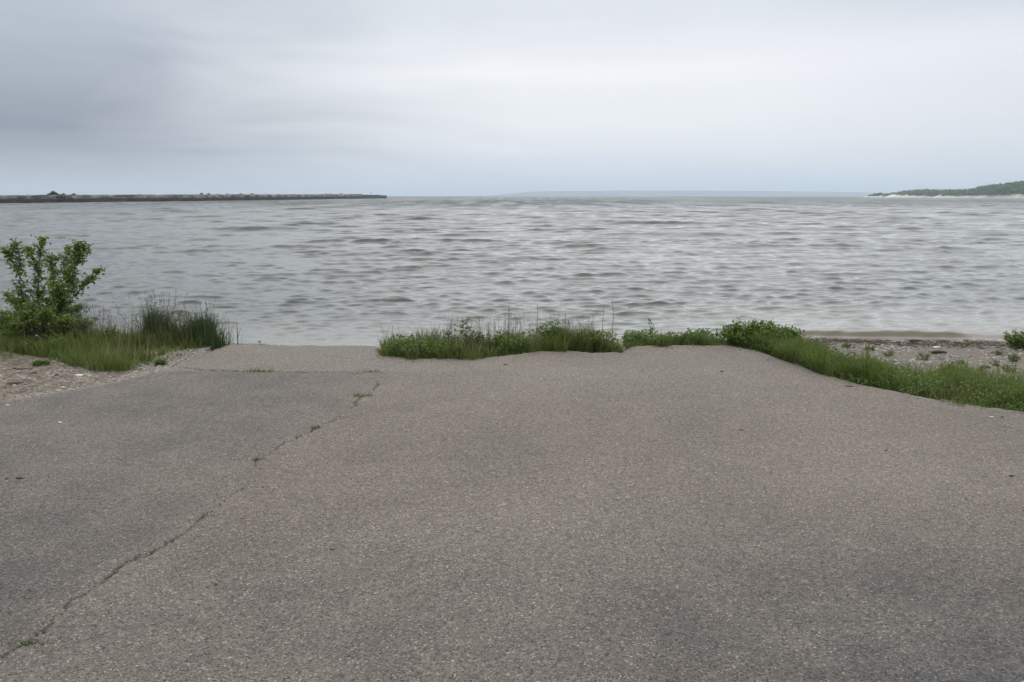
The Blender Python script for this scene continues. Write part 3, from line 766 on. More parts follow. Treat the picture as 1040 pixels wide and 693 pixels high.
# crack weeds on the asphalt
for k, (u, v, w, h, n, lab) in enumerate([(263, 378, .08, .06, 60, 'upright green tuft in the cross joint of the asphalt'), (243, 377.5, .1, .018, 60, 'flat green weed trailing left of the upright tuft in the joint'),
        (327, 378.5, .05, .015, 40, 'tiny flat weed midway along the cross joint'), (376, 378, .06, .03, 60, 'small round weed at the right end of the cross joint'),
        (368, 403, .05, .045, 60, 'grassy tuft high in the long crack'), (321, 435, .03, .025, 50, 'yellowish tuft halfway down the long crack'), (262, 467, .02, .02, 36, 'tiny dull moss knot where the long crack bends'),
        (30, 652, .06, .008, 90, 'thin green moss in the crack near the bottom left corner'), (210, 524, .03, .008, 36, 'dull moss speck in the lower long crack')]):
    x, y = unproj(u, v, 0); r = np.random.default_rng(600+k); root = empty('crack_weed', (x, y, -0.012)); tag(root, lab, 'weed', 'weeds in the asphalt cracks')
    P = np.stack([r.normal(0, w, n), r.normal(0, 0.012, n), np.zeros(n)], 1); b = Bag()
    b.add(*blades(P, (h+.008)*r.uniform(.5, 1.2, n), np.full(n, .005), r.uniform(.2, 1.2, n), 620+k)); b.build('blades', m_grass if k < 5 else m_dry if k != 7 else m_grass_dk, root)
    v2, t = leaves(np.column_stack([P[:, 0], P[:, 1], r.uniform(.004, .012+h*.5, n)]), 0.015 if k != 7 else .007, 640+k, up=.6); b = Bag(); b.add(v2, None, t); b.build('leaves', m_forb if k != 5 else m_grass, root)
# lone sprig at the lake rim of the asphalt
f = near_px(264, 350.3); f[2] = -0.02; leafy_weed('weed_sprig', 'tiny dark sprig alone on the lake rim of the asphalt', f, 0.11, 2, 0.015, 0.014, 660, per=16, mat=m_grass_dk)

# ------------------------------------------------------------------ the shrub
base_y = ground_pt(50, 350)[1]+0.25
def SP(u, v, dy=0): return np.array(at_dist(u, v, base_y+dy))
r = np.random.default_rng(77)
foot = SP(46, 352); foot[2] = float(terrain(foot[0], foot[1]))
leaders = [
    ([(44, 352), (32, 325), (22, 300), (20, 272), (16, 246)], -.05), ([(22, 285), (12, 262), (4, 253)], -.05), ([(44, 352), (41, 322), (38, 295), (40, 265), (42, 242)], .05),
    ([(40, 275), (31, 262), (30, 253)], .1), ([(48, 352), (58, 322), (70, 296), (76, 270), (80, 246)], 0.02), ([(70, 296), (66, 270), (70, 250)], .12), ([(70, 305), (84, 290), (94, 284), (101, 274)], -.04),
    ([(76, 275), (84, 258), (86, 250)], .02), ([(44, 352), (24, 334), (6, 318)], .0), ([(44, 352), (20, 342), (-8, 332)], -.1), ([(46, 352), (62, 335), (76, 322)], -.06), ([(44, 340), (50, 310), (56, 282), (52, 262)], -.12),
    ([(46, 345), (30, 320), (8, 300)], .15), ([(50, 345), (66, 325), (82, 312)], .12), ([(46, 350), (54, 330), (62, 312), (60, 290)], -.2), ([(44, 350), (28, 336), (30, 312)], -.22),
    ([(44, 350), (14, 346), (-4, 322)], .1), ([(46, 351), (70, 344), (88, 328)], -.15), ([(46, 350), (34, 338), (16, 330)], -.3), ([(46, 350), (60, 342), (68, 326)], -.3), ([(46, 350), (50, 336), (44, 318)], -.3)]
wood = Bag(); tips = []
for path, dy in leaders:
    n = len(path); P = np.array([SP(u, v, dy*(i/(n-1))*2) for i, (u, v) in enumerate(path)])
    if path[0][1] > 348: P[0] = foot+np.array([(path[0][0]-46)*0.01, dy*.2, 0])
    t = np.linspace(0, n-1, 14); Q = np.stack([np.interp(t, np.arange(n), P[:, k]) for k in range(3)], 1); Q[1:-1] += r.normal(0, .008, (12, 3))
    wood.add(*tube(Q, 0.009 if path[0][1] > 340 else .005, 0.002, 5))
    L = np.linalg.norm(np.diff(Q, axis=0), axis=1).sum()
    low = sstep(275, 335, np.mean([p[1] for p in path]))
    for s in range(int(L*(120+130*low))):
        tt = r.uniform(0.12, 1)*13; p = np.array([np.interp(tt, np.arange(14), Q[:, k]) for k in range(3)])
        a = r.uniform(0, 6.28); ln = r.uniform(0.03, 0.15)*(1+0.9*low)*(1.15-0.6*tt/13)
        d = np.array([math.cos(a), math.sin(a)*1.1, r.uniform(0.0, 0.9)]); d /= np.linalg.norm(d)
        tw = wander(p, p+d*ln, 4, .004, r); wood.add(*tube(tw, .002, .001, 3))
        m = r.integers(4, 8); q = r.uniform(0.2, 1.05, m)[:, None]; tips.append(p+(d*ln)*q+r.normal(0, .008, (m, 3)))
tips = np.concatenate(tips); tips = tips[tips[:, 2] > foot[2]+.05]
root = empty('shrub', foot); tag(root, 'loose upright shrub with light green leaves standing on the left grass bank', 'shrub')
wd = Bag(); wd.v = [np.concatenate(wood.v)-foot]; wd.q = wood.q; wd.t = wood.t; wd.n = wood.n
wd.build('trunk', m_bark, root)
v, t = leaves(tips-foot, 0.038, 78, up=.5, aspect=.62); b = Bag(); b.add(v, None, t); b.build('crown', m_shrub, root)
print('shrub leaves', len(tips))

# ------------------------------------------------------------------ gravel and stones
def gravel(name, label, poly, n, lo, hi, seed, mat=m_gravel, flat=.6, dens=0):
    p = scatter_world(poly, n, seed); r = np.random.default_rng(seed)
    if dens: p = p[r.uniform(0, 1, n) < np.clip(.5+dens*fbm(p[:, 0]*2, p[:, 1]*2, seed), 0, 1)]
    s = lo*(hi/lo)**(r.uniform(0, 1, len(p))**2.2)
    z = np.maximum(terrain(p[:, 0], p[:, 1]), np.where(p[:, 1] < y_edge(p[:, 0])-.03, 0.0, -9))
    P = np.column_stack([p, z+s*.15]); b = Bag(); v, t = rocks(P, s, seed+1, flat); b.add(v, None, t)
    return tag(b.build(name, mat, None, False), label, 'gravel', None, 'stuff')
gravel('gravel', 'grey and tan pebbles covering the beach on the right', np.array([[2.6, 8.2], [3.3, 7.0], [4.2, 5.9], [6.5, 5.6], [9, 6.5], [9, 12.0], [2.6, 11.6]]), 15000, .007, .035, 1001, dens=1.4)
gravel('gravel', 'tan gravel and chips on the shoulder left of the asphalt', px_poly([(-60, 425), (0, 409), (60, 400), (113, 391), (150, 383), (172, 376), (160, 366), (60, 366), (-60, 350)]), 6500, .004, .02, 1002, flat=.4, dens=1.2)
gravel('gravel', 'pale chips heaped along the left asphalt corner', px_poly([(150, 388), (176, 377), (206, 360), (225, 352), (200, 351), (165, 365)]), 2600, .004, .014, 1013, flat=.5, dens=1)
gravel('gravel', 'loose chips strewn over the left asphalt margin', px_poly([(0, 425), (60, 408), (113, 397), (160, 386), (215, 372), (235, 356), (225, 351), (190, 358), (165, 376), (0, 409)]), 700, .003, .010, 1003, flat=.4, dens=1)
gravel('gravel', 'pale gravel in the notch of the middle grass', px_poly([(574, 357), (600, 359), (650, 357), (645, 349), (585, 348)]), 900, .004, .014, 1004, flat=.5)
gravel('gravel', 'fine crumbs scattered over the open asphalt', np.array([[-5, 2.2], [5, 2.2], [4.2, 5.5], [2.4, 8.2], [-2.6, 8.4]]), 260, .0025, .006, 1005, flat=.5)
# drift litter along the water line
p = scatter_world(np.array([[2.9, 10.9], [9, 11.2], [9, 12.7], [2.9, 12.6]]), 5200, 1010); dsh = y_shore(p[:, 0])-p[:, 1]
r = np.random.default_rng(3); k = (dsh > -.05) & (r.uniform(0, 1, len(p)) < np.exp(-((dsh-.45)/.42)**2)); p = p[k]; b = Bag()
for i, (x, y) in enumerate(p):
    z = float(terrain(x, y))+.006; a = r.uniform(0, 3.14); ln = r.uniform(.02, .10)
    b.add(*tube(wander([x, y, z], [x+math.cos(a)*ln, y+math.sin(a)*ln*.6, z+r.uniform(0, .015)], 3, .004, r), r.uniform(.002, .006), .0015, 4))
tag(b.build('drift_litter', m_litter), 'dark washed up twigs and weed along the beach waterline', 'driftweed', None, 'stuff')
# brown needles of litter on the left shoulder
p = scatter_world(px_poly([(0, 405), (110, 386), (165, 374), (150, 368), (60, 366), (0, 360)]), 500, 1011); b = Bag()
for i, (x, y) in enumerate(p):
    z = float(terrain(x, y))+.008; a = r.uniform(0, 3.14); ln = r.uniform(.02, .09)
    b.add(*tube(wander([x, y, z], [x+math.cos(a)*ln, y+math.sin(a)*ln*.5, z+r.uniform(0, .008)], 3, .003, r), .002, .001, 3))
tag(b.build('dry_litter', m_dry), 'dry brown stems littering the left gravel shoulder', 'litter', None, 'stuff')

def stone(u, v, size, label, mat, seed, name='stone', sx=1.2, sy=.8, sz=.5, on=False, cat='stone', group=None):
    x, y, z = ground_pt(u, v)
    if on: x, y = unproj(u, v, 0); z = 0.003
    o = big_rock(name, mat, size, seed, None, sx, sy, sz); o.location = (x, y, z+size*sz*.35)
    return tag(o, label, cat, group)
stone(80, 382, .035, 'white flat stone on the gravel below the left grass bank', m_pale, 1, sx=1.3, sz=.35)
stone(35, 379.5, .024, 'black lump of stone left of the white stone', m_dkstone, 2)
stone(58, 381.5, .020, 'smaller black lump between the white stone and the black one', m_dkstone, 3)
stone(14, 390, .055, 'dark flat clod on the gravel near the left picture edge', m_dkstone, 4, sx=1.5, sz=.22)
stone(64, 394, .016, 'pale chip of stone at the asphalt rim below the white stone', m_pale, 5)
stone(162, 367.5, .018, 'small white stone beside the weed at the gravel tip', m_pale, 6)
stone(951, 353.5, .05, 'white stone at the top of the pebble beach', m_pale, 7, sx=1.2, sz=.4)
stone(953, 359, .075, 'dark driftwood root lying on the pebbles below the white stone', m_dkstone, 8, sx=1.6, sy=.5, sz=.4, name='driftwood', cat='driftwood')
stone(1001, 374, .05, 'dark clod half buried in the pebbles right of mid beach', m_dkstone, 9)
stone(930, 346.5, .06, 'dark lump of washed up weed in the wet sand', m_dkstone, 10, sx=1.8, sz=.3, name='weed_lump', cat='driftweed')
# stick on the left gravel
a0, a1 = near_px(13, 375), near_px(33, 376); b = Bag(); b.add(*tube(wander([0, 0, 0.01], a1-a0+np.array([0, 0, .012]), 7, .004, r), .007, .004, 6)); o = b.build('stick', m_bark); o.location = a0; tag(o, 'dark bare stick lying on the gravel at the left', 'stick')
# scraps on the asphalt
scraps = [(20, 486.5, .018, 'dark leaf scrap on the left asphalt near the picture edge'), (7, 487, .010, 'tiny dark crumb left of the leaf scrap at the left edge'), (513, 371, .018, 'black fleck on the asphalt close to the middle grass'),
          (753, 437.5, .014, 'dark curled scrap on the open asphalt right of centre'), (1027, 484, .012, 'dark scrap on the asphalt near the right edge'), (1018, 424, .010, 'dark crumb near the right grass strip'),
          (900, 458, .008, 'dark crumb on the right half of the asphalt'), (219, 594, .008, 'black speck on the lower left asphalt'), (246, 527, .014, 'brown curled leaf beside the lower long crack'),
          (338, 558, .012, 'yellowish leaf scrap on the lower middle asphalt'), (267, 495, .010, 'dark crumb right of the crack bend'), (120, 413, .010, 'dark chip on the upper left asphalt'), (174, 438, .009, 'dark chip on the left asphalt below the joint'),
          (733, 378, .016, 'dark smear like scrap on the asphalt before the fringe'), (862, 392.5, .03, 'brown crumb of turf fallen on the asphalt beside the right strip'), (780, 366, .012, 'black crumb at the asphalt bend below the big clump')]
for k, (u, v, s, lab) in enumerate(scraps):
    stone(u, v, s, lab, m_dkstone if 'brown' not in lab and 'yellow' not in lab else m_litter, 50+k, name='leaf_scrap' if 'leaf' in lab or 'scrap' in lab else 'crumb', sx=1.3, sy=.7, sz=.3, on=True, cat='scrap', group='scraps lying on the asphalt')
for u, v, lab in [(61, 429.5, 'pale chip on the far left asphalt'), (8, 412, 'flat pale chip where gravel meets the left asphalt'), (1007, 424, 'pale chip near the right grass strip')]:
    stone(u, v, .013, lab, m_pale, int(u)+7, sx=1.5, sz=.3, on=True, group='pale chips on the asphalt')

# ------------------------------------------------------------------ breakwater
HW = EYE-WATER
BWL = [(0, 206.8, 198.4), (100, 205.6, 197.9), (200, 204.5, 197.6), (300, 202.9, 197.5), (345, 202.2, 197.3), (366, 201.9, 197.1)]
bw = [(-210, 60, 2.0), (-200, 160, 2.2), (-194, 220, 2.4)]
for u, vb, vt in BWL:
    x, y = unproj(u, vb, WATER); z = at_dist(u, vt, y)[2]; bw.append((x, y, z-WATER))
xe, ye_ = unproj(389, 201.7, WATER)
bw = np.array(bw); print('breakwater', bw, xe, ye_)
Ls = np.concatenate([[0], np.cumsum(np.hypot(np.diff(bw[:, 0]), np.diff(bw[:, 1])))])
def bwp(s): return np.stack([np.interp(s, Ls, bw[:, k]) for k in range(3)], -1)
root = empty('breakwater', (bw[3, 0], bw[3, 1], WATER)); tag(root, 'long low breakwater of pale concrete over rusty sheet piling running out from the left', 'breakwater')
R0 = np.array([bw[3, 0], bw[3, 1], WATER])
s = np.arange(0, Ls[-1], 0.7); P = bwp(s); dr = np.gradient(P[:, :2], axis=0); dr /= np.linalg.norm(dr, axis=1)[:, None]
nrm = np.stack([dr[:, 1], -dr[:, 0]], 1)                       # towards the camera side (right of travel)
if nrm[10, 0] < 0: nrm = -nrm
def profile(offs, zs, jit, seed):
    rows = []
    for j, (o_, z_) in enumerate(zip(offs, zs)):
        nz = fbm(s*0.6, s*0+j*3.3, seed, 4); nz2 = fbm(s*0.25, s*0+j*1.7, seed+9, 3)
        rows.append(np.column_stack([P[:, 0]+nrm[:, 0]*(o_+nz2*jit*.5), P[:, 1]+nrm[:, 1]*(o_+nz2*jit*.5), WATER+z_*P[:, 2]+nz*jit*np.clip(z_, 0, 1)]))
    return np.stack(rows, 1)
G = profile([2.6, 2.6, 2.3, 2.25, -2.25, -2.6, -2.6], [-1.2, .49, .52, .52, .52, .49, -1.2], .05, 301)
zig = 0.12*np.where((np.arange(len(s)) % 2) == 0, 1, -1); G[:, :2, :2] += (nrm*zig[:, None])[:, None, :]
mesh_np('sheet_piling', (G-R0).reshape(-1, 3), grid_faces(*G.shape[:2]), m_rust, root, False)
G = profile([2.1, 2.0, 1.7, 1.0, -1.0, -1.9, -2.0], [.35, .72, .93, 1.0, .98, .8, .35], .12, 333)
mesh_np('concrete_cap', (G-R0).reshape(-1, 3), grid_faces(*G.shape[:2]), m_conc, root, False)
# end head: lower dark block
import bmesh
def box_obj(name, c, size, mat, parent=None, rz=0, bev=.05):
    bm = bmesh.new(); bmesh.ops.create_cube(bm, size=1); bmesh.ops.scale(bm, vec=size, verts=bm.verts)
    if bev: bmesh.ops.bevel(bm, geom=bm.edges[:], offset=bev, segments=2, affect='EDGES')
    me = bpy.data.meshes.new(name); bm.to_mesh(me); bm.free(); me.materials.append(mat)
    o = bpy.data.objects.new(name, me); col.objects.link(o); o.location = c; o.rotation_euler = (0, 0, rz)
    if parent: o.parent = parent
    return o
pe = bwp(Ls[-1]-.3)
Lh = math.hypot(xe-pe[0], ye_-pe[1]); ah = math.atan2(ye_-pe[1], xe-pe[0])
mid = np.array([(xe+pe[0])/2, (ye_+pe[1])/2, WATER+1.15])
box_obj('pier_head', mid-R0, (Lh+3, 5.6, 2.7), m_rust, root, ah, .15)
box_obj('head_cap', mid+np.array([-2, 0, 1.5])-R0, (Lh*.8, 4.2, .45), m_conc, root, ah, .15)
# marker post on the head
x, y, z = at_dist(377, 196.8, (pe[1]+ye_)/2); o = empty('marker_post', (x, y, WATER+2.1)); tag(o, 'thin navigation marker post near the tip of the breakwater', 'post')
b = Bag(); b.add(*tube([[0, 0, 0], [0, 0, .6], [0, 0, 2.6]], .12, .09, 8)); b.build('pole', m_dkstone, o)
box_obj('marker_box', (0, 0, 2.7), (.5, .5, .5), m_rust, o)
# rubble blocks on the crest
protos = [big_rock('boulder', m_pale2, 1, 400+k, None, 1.0, .8, .55) for k, m_pale2 in enumerate([m_conc]*5)]
r = np.random.default_rng(9); cnt = 0
for k in range(95):
    u = r.uniform(95, 300) if k < 75 else r.uniform(5, 360)
    vv = np.interp(u, [b[0] for b in BWL], [b[1] for b in BWL]); x, y = unproj(u, vv, WATER)
    ss = r.uniform(.25, .6)*(1+y/500); o = protos[k % 5] if k < 5 else protos[k % 5].copy()
    if k >= 5: col.objects.link(o)
    hh = np.interp(y, bw[:, 1], bw[:, 2]); o.location = (x-r.uniform(.2, 1.4), y, WATER+hh*r.uniform(.5, .86)); o.scale = (ss,)*3; o.rotation_euler = (r.uniform(-.3, .3), r.uniform(-.3, .3), r.uniform(0, 6.3))
    tag(o, 'pale broken block in the rubble along the crest of the breakwater', 'boulder', 'rubble blocks on the breakwater')
for u, lab in [(331, 'small dark lump on the breakwater crest, paler of two'), (335.5, 'small black lump on the breakwater crest beside its paler twin')]:
    x, y, z = at_dist(u, 197.1, float(np.interp(u, [300, 345], [bw[6, 1], bw[7, 1]]))); o = big_rock('boulder', m_dkstone, .5, int(u*2), None, 1, .9, .85); o.location = (x, y, z); tag(o, lab, 'boulder', 'dark lumps on the breakwater crest')
# bushes on the breakwater
def far_bush(u, vtop, wpx, label, seed, grp='bushes growing on the breakwater', spiky=False, vb=None):
    vv = np.interp(u, [b[0] for b in BWL], [b[1] for b in BWL]); x, y = unproj(u, vv, WATER); x -= .2
    hb = np.interp(y, bw[:, 1], bw[:, 2])*.42; up_ = np.interp(u, [0, 200, 388], [200.2, 198.4, 197.2])-vtop; up_ = up_ if u < 60 else min(up_, .5); wpx = wpx*1.5; vtop = np.interp(u, [b[0] for b in BWL], [b[2] for b in BWL])-up_; zt = at_dist(u, vtop, y)[2]; h = max(zt-(WATER+hb), .4); w = wpx*y/F
    r = np.random.default_rng(seed); root = empty('bush', (x, y, WATER+hb)); tag(root, label, 'bush', grp)
    n = 1500; a = r.uniform(0, 6.28, n); q = np.sqrt(r.uniform(0, 1, n)); hz = r.uniform(0, 1, n)
    prof = (1-hz**1.5)*.5+.08; Pn = np.column_stack([np.cos(a)*q*w*prof, np.sin(a)*q*w*prof*.8, hz*h*(1-.45*q)])
    v, t = leaves(Pn, .8 if w > 2 else .6, seed+1, up=.8); b = Bag(); b.add(v, None, t); b.build('crown', m_wood_near, root)
    b = Bag()
    for i in range(6):
        aa = r.uniform(0, 6.28); b.add(*tube(wander([0, 0, -.1], [math.cos(aa)*w*.2, math.sin(aa)*w*.2, h*r.uniform(.5, .95)], 4, .03, r), .035, .012, 4))
    b.build('trunk', m_bark, root)
m_wood_near = leaf_mat('breakwater_bush_leaves', (0.02, 0.04, 0.016, 1), (0.035, 0.06, 0.022, 1), (0.05, 0.085, 0.03, 1), 0.2)
for k, (u, vt, w, lab) in enumerate([(56, 196.2, 16, 'tallest spiky bush on the near part of the breakwater'), (66, 198.6, 10, 'low bush just right of the tallest breakwater bush'), (76, 198.4, 9, 'rounded bush at the right end of the near bush row'),
        (105, 201.0, 9, 'dark weed patch on the breakwater right of the bush row'), (206, 197.2, 7, 'dark bush halfway along the breakwater'), (213, 196.8, 6, 'thin bush beside the halfway one'), (232, 198.0, 10, 'dark low growth past the halfway bushes'), (246, 196.6, 12, 'broad dark bush beyond the halfway bushes'),
        (257, 197.0, 8, 'low bush following the broad dark one'), (316, 198.6, 5, 'dark tuft low on the far breakwater'), (347, 196.8, 6, 'dark tuft near the far end of the breakwater'), (145, 200.8, 7, 'low dark growth between near and halfway bushes'), (172, 200.6, 7, 'low dark growth shortly before the halfway bushes'), (222, 198.5, 6, 'small dark growth on the crest halfway'), (88, 200.6, 6, 'dark growth spilling down right of the near bush row'), (125, 200.6, 8, 'dark growth low on the wall before the long middle gap'), (158, 200.0, 5, 'small dark tuft on the wall in the long middle gap'), (190, 199.4, 8, 'dark growth just before the halfway bush'), (270, 198.2, 8, 'dark growth past the broad dark bush'), (288, 198.2, 6, 'small dark growth beyond the broad bush group'), (300, 198.2, 5, 'dark tuft low on the outer half of the wall'), (30, 201.2, 8, 'dark weedy patch on the wall left of the tallest bush')]):
    far_bush(u, vt, w, lab, 1200+k)

# ------------------------------------------------------------------ wooded peninsula on the right
pen = []
for u, vb in [(877, 200.5), (900, 200.7), (950, 200.95), (1000, 201.2), (1040, 201.5), (1150, 202.3), (1350, 204)]:
    x, y = unproj(u, vb, WATER); pen.append((u, x, y))
pen = np.array(pen); print('peninsula', pen)
top_u = np.array([877, 884, 893, 905, 920, 940, 960, 985, 1000, 1012, 1020, 1040, 1150, 1350]); top_v = np.array([199.2, 198.4, 197.5, 195.9, 194.6, 193.9, 194.3, 194.3, 191.8, 189.2, 188.0, 186.6, 182, 178])
us = np.linspace(877, 1350, 240); back = np.linspace(0, 1, 26)
sx_ = np.interp(us, pen[:, 0], pen[:, 1]); sy_ = np.interp(us, pen[:, 0], pen[:, 2])
ht = np.array([at_dist(u, np.interp(u, top_u, top_v), np.interp(u, pen[:, 0], pen[:, 2])+60)[2]-WATER for u in us])
ht = np.maximum(ht-6.5*sstep(880, 915, us), .8)
D = back*260
Xp = sx_[:, None]+D[None]*0.45; Yp = sy_[:, None]+D[None]*.9
prof = np.interp(D, [0, 6, 14, 26, 60, 120, 200, 260], [-.02, .06, .16, .4, .9, 1.0, .6, -.1])
Zp = WATER-.1+prof[None]*ht[:, None] + np.where((D > 5) & (D < 250), 1, 0)[None]*(.6*fbm(Xp/25, Yp/25, 401)+.25)*np.minimum(ht[:, None]/4, 1)
split = 4
Vp = np.stack([Xp, Yp, Zp], -1)
nb = 4
tag(mesh_np('hills', Vp[:, nb-1:].reshape(-1, 3), grid_faces(240, 26-nb+1), m_dune), 'low green dune ridge of the far point on the right', None, None, 'structure')
# sand beach with low pale bluffs
Dn = np.array([-9, 0, 10, 20, 30, 42]); Xb = sx_[:, None]+Dn[None]*.45; Yb = sy_[:, None]+Dn[None]*.9
Zb = WATER+2.9*np.array([-.5, .12, .7, 1.2, 1.4, .3])[None]*np.clip((us-877)/30, .35, 1)[:, None] + 0.9*np.clip(fbm(us/9, us*0, 44), 0, 1)[:, None]*np.array([0, 0, .2, .9, 1, 0])[None] + 1.1*sstep(1012, 1030, us)[:, None]*np.array([0, 0, .3, .8, 1.2, 0])[None]
tag(mesh_np('beach', np.stack([Xb, Yb, Zb], -1).reshape(-1, 3), grid_faces(240, 6), m_sand), 'pale sand beach along the far wooded point', None, None, 'structure')
# woods: many crowns as one mass
def crown_cluster(c, w, h, n, r):
    a = r.uniform(0, 6.28, n); e = r.uniform(-.35, 1, n); q = r.uniform(.75, 1.05, n)*(1+.18*np.sin(a*3+r.uniform(0, 6))*np.sign(e))
    rad = np.sqrt(np.clip(1-e*e, 0, 1))
    return c+np.column_stack([np.cos(a)*rad*q*w, np.sin(a)*rad*q*w, (e*q*.5+.5)*h])
r = np.random.default_rng(31); Pl = []; 
for k in range(1900):
    u = r.uniform(884, 1330) if k % 3 else r.uniform(884, 1045); d = 26+r.uniform(0, 1)**1.3*130
    if r.uniform() > .92-.5*float(fbm(u/16., d/60., 77)) - (0.55 if 1014 < u < 1034 and d > 50 and d < 110 else 0): continue
    i = np.interp(u, us, np.arange(240)); ii = int(i); jj = int(min(np.interp(d, D, np.arange(26)), 24))
    c = Vp[ii, jj].copy(); sc = np.clip((u-880)/45, .3, 1); hh = r.uniform(4.5, 8.5)*sc
    Pl.append(crown_cluster(c+np.array([r.normal(0, 2), r.normal(0, 2), -.3]), r.uniform(3.0, 5.2)*sc, hh, 80, r))
Pl = np.concatenate(Pl); v, t = leaves(Pl, 1.7, 32, up=.6, aspect=.8); b = Bag(); b.add(v, None, t)
tag(b.build('woods', m_wood), 'hazy green woods covering the far point on the right', 'woods', None, 'stuff')
def far_tree(u, vtop, wpx, d, label, seed):
    i = int(np.interp(u, us, np.arange(240))); jj = int(np.interp(d, D, np.arange(26))); c = Vp[i, jj]; x, y, zt = at_dist(u, vtop, c[1])
    zb = c[2]; h = max(zt-zb, 4); w = wpx*y/F/2; r = np.random.default_rng(seed); root = empty('tree', (x, y, zb)); tag(root, label, 'tree', 'trees standing above the far woods')
    b = Bag(); b.add(*tube(wander([0, 0, -.5], [0, 0, h*.7], 5, .08, r), .28, .1, 6))
    for q in range(5):
        a = r.uniform(0, 6.28); z0 = h*r.uniform(.3, .6); b.add(*tube(wander([0, 0, z0], [math.cos(a)*w*.7, math.sin(a)*w*.7, z0+h*.25], 4, .05, r), .12, .04, 4))
    b.build('trunk', m_bark, root)
    pp = []
    for q in range(13):
        a = r.uniform(0, 6.28); rad = w*math.sqrt(r.uniform(0, .55)); zz = h*r.uniform(.22, .72)
        pp.append(crown_cluster(np.array([math.cos(a)*rad, math.sin(a)*rad, zz]), w*r.uniform(.3, .45), h*r.uniform(.2, .3), 70, r))
    pp = np.concatenate(pp); v, t = leaves(pp, 1.2, seed+1, up=.6, aspect=.8); b = Bag(); b.add(v, None, t); b.build('crown', m_wood, root)
far_tree(1013, 187.2, 12, 70, 'broad dark tree crown left of the lone upright tree on the point', 1301)
far_tree(1025, 184.6, 5.5, 70, 'lone upright tree on the ridge of the far point', 1302)
far_tree(1036, 183.6, 12, 80, 'large round tree at the right end of the far point', 1303)
far_tree(893, 196.0, 5, 40, 'small tree near the low tip of the far point', 1304)

# ------------------------------------------------------------------ far blue coast
us = np.linspace(470, 1150, 180); yd = 6000.0
vt = np.interp(us, [470, 503, 520, 545, 600, 640, 690, 760, 820, 870, 900, 950, 1150], [199.5, 198.3, 196.0, 194.4, 193.6, 193.3, 193.3, 193.7, 194.3, 195.0, 196.0, 198, 199])+.12*fbm(us/12, us*0, 7)
hz = lambda u: HOR+0*u
X0 = np.array([at_dist(u, 198, yd)[0] for u in us]); Ht = np.maximum((hz(us)+.15-vt)*yd/F, .5)
Dd = np.array([-40, 0, 60, 200, 420, 700]); pr = np.array([-.15, .03, .3, .85, 1, .1])
Vc = np.stack([X0[:, None]*(1+Dd[None]/yd), yd+Dd[None]+0*X0[:, None], WATER+EYE*0+pr[None]*Ht[:, None]+(.06*Ht[:, None])*fbm(X0[:, None]/60, Dd[None]/60, 8)], -1)
tag(mesh_np('hills', Vc.reshape(-1, 3), grid_faces(180, 6), m_far), 'faint blue wooded coast across the lake on the horizon', None, None, 'structure')

# ------------------------------------------------------------------ haze
def haze_box(lo, hi, dens):
    bm = bmesh.new(); bmesh.ops.create_cube(bm, size=1); me = bpy.data.meshes.new('haze'); 
    for v in bm.verts: v.co = Vector([(lo[k]+hi[k])/2+v.co[k]*(hi[k]-lo[k]) for k in range(3)])
    bm.to_mesh(me); bm.free()
    m = bpy.data.materials.new('lake_haze'); m.use_nodes = True; nt = m.node_tree; nt.nodes.clear()
    out = nt.nodes.new('ShaderNodeOutputMaterial'); pv = nt.nodes.new('ShaderNodeVolumePrincipled')
    pv.inputs['Density'].default_value = dens; pv.inputs['Color'].default_value = (0.80, 0.91, 1.0, 1); pv.inputs['Anisotropy'].default_value = 0.45
    nt.links.new(pv.outputs[0], out.inputs['Volume']); me.materials.append(m)
    o = bpy.data.objects.new('haze', me); col.objects.link(o); tag(o, 'thin pale haze over the lake', 'haze', None, 'stuff'); return o
haze_box((-7600, -7600, -5.5), (7600, 7600, 62), 2.6e-4)

# ------------------------------------------------------------------ sky, sun, camera
w = bpy.data.worlds.new('World'); scene.world = w; w.use_nodes = True
class WM(Mat):
    def __init__(s, w):
        s.t = w.node_tree; s.n = s.t.nodes; s.n.clear(); s.out = s.n.new('ShaderNodeOutputWorld'); s.tc = s.n.new('ShaderNodeTexCoord')
W = WM(w)
SUN_EL, SUN_AZ = math.radians(52), math.radians(12)      # sun behind cloud over the lake, a little right
sky = W.node('ShaderNodeTexSky', sky_type='NISHITA'); sky.sun_disc = False; sky.sun_elevation = SUN_EL; sky.sun_rotation = SUN_AZ
dirv = W.tc.outputs['Generated']
sp = W.node('ShaderNodeSeparateXYZ'); W.link(dirv, sp.inputs[0])
mp = W.node('ShaderNodeMapping'); mp.inputs['Scale'].default_value = (1.3, 1.3, 7.5); W.link(dirv, mp.inputs['Vector'])
n1 = W.noise(1.6, 5, 0.55, mp.outputs[0], 0.6)
mp2 = W.node('ShaderNodeMapping'); mp2.inputs['Scale'].default_value = (1.0, 1.0, 14); mp2.inputs['Location'].default_value = (3, 1, 2); W.link(dirv, mp2.inputs['Vector'])
n2 = W.noise(2.3, 5, 0.6, mp2.outputs[0], 0.3)
zz = W.math('ADD', sp.outputs[2], W.math('MULTIPLY', W.math('SUBTRACT', n2, 0.5), 0.045))
zz = W.mix(1.0, g(0), g(0)) and zz
zlow = W.math('MAXIMUM', zz, 0.0)
def R(*st): return [(p, srgb(*c)) for p, c in st]
cen = W.ramp(zlow, R((0, (200, 215, 236)), (0.035, (219, 227, 238)), (0.08, (236, 239, 243)), (0.14, (244, 245, 248)), (0.205, (227, 231, 237)), (0.35, (236, 238, 242)), (1, (248, 249, 252))))
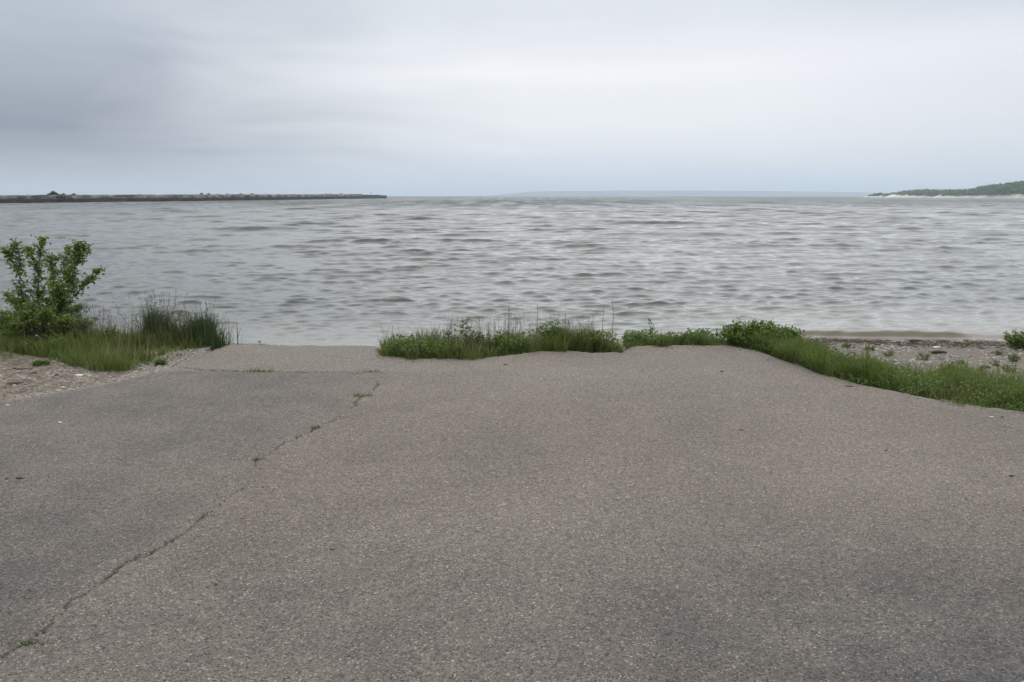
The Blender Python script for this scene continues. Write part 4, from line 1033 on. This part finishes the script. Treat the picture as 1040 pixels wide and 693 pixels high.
lef = W.ramp(zlow, R((0, (184, 198, 212)), (0.03, (172, 181, 192)), (0.065, (136, 143, 159)), (0.11, (160, 167, 180)), (0.18, (186, 194, 204)), (0.4, (205, 210, 218)), (1, (248, 249, 252))))
rig = W.ramp(zlow, R((0, (202, 216, 236)), (0.035, (212, 220, 230)), (0.08, (226, 230, 237)), (0.15, (233, 235, 241)), (0.2, (208, 215, 224)), (0.35, (225, 229, 235)), (1, (248, 249, 252))))
xs = W.math('ADD', sp.outputs[0], W.math('MULTIPLY', W.math('SUBTRACT', n1, 0.5), 0.35))
fl = W.ramp(W.math('MULTIPLY_ADD', xs, -1.0, 0.5), [(0.48, g(0)), (0.60, g(0.15)), (0.8, g(0.62)), (0.93, g(1))], 'LINEAR')
fr = W.ramp(W.math('MULTIPLY_ADD', xs, 1.0, 0.0), [(0.2, g(0)), (0.55, g(1))], 'EASE')
c = W.mix(fr, cen, rig); c = W.mix(fl, c, lef)
c = W.mix(1.0, c, W.ramp(n1, [(0.3, g(0.985)), (0.7, g(1.06))]), 'MULTIPLY')
zen = W.math('MULTIPLY_ADD', W.ramp(sp.outputs[2], [(0.20, g(0)), (0.6, g(1))], 'EASE'), 7.5, 10.0)
vs = W.node('ShaderNodeVectorMath', operation='SCALE'); W.link(c, vs.inputs[0]); W.link(zen, vs.inputs['Scale'])
fin = W.mix(0.94, sky.outputs[0], vs.outputs[0])
bg = W.node('ShaderNodeBackground'); W.link(fin, bg.inputs['Color']); bg.inputs['Strength'].default_value = 0.1
W.link(bg.outputs[0], W.out.inputs['Surface'])

sl = bpy.data.lights.new('sun', 'SUN'); sl.energy = 0.6; sl.angle = math.radians(95); sl.color = (1, 0.97, 0.92)
so = bpy.data.objects.new('sun', sl); col.objects.link(so)
d = Vector((math.sin(SUN_AZ)*math.cos(SUN_EL), math.cos(SUN_AZ)*math.cos(SUN_EL), math.sin(SUN_EL)))
so.rotation_euler = d.to_track_quat('Z', 'Y').to_euler(); so.location = (0, 0, 30)

cam = bpy.data.cameras.new('camera'); cam.sensor_width = 36; cam.lens = F/1040*36; cam.clip_start = 0.05; cam.clip_end = 30000
co_ = bpy.data.objects.new('camera', cam); col.objects.link(co_); co_.matrix_world = Matrix.Translation((0, 0, EYE)) @ RM
scene.camera = co_
scene.view_settings.view_transform = 'Standard'; scene.view_settings.look = 'None'; scene.view_settings.exposure = 0; scene.view_settings.gamma = 1
scene.render.resolution_x = 1024; scene.render.resolution_y = 682
cy = scene.cycles; cy.max_bounces = 6; cy.diffuse_bounces = 3; cy.glossy_bounces = 3; cy.transmission_bounces = 3; cy.volume_bounces = 1; cy.use_denoising = True
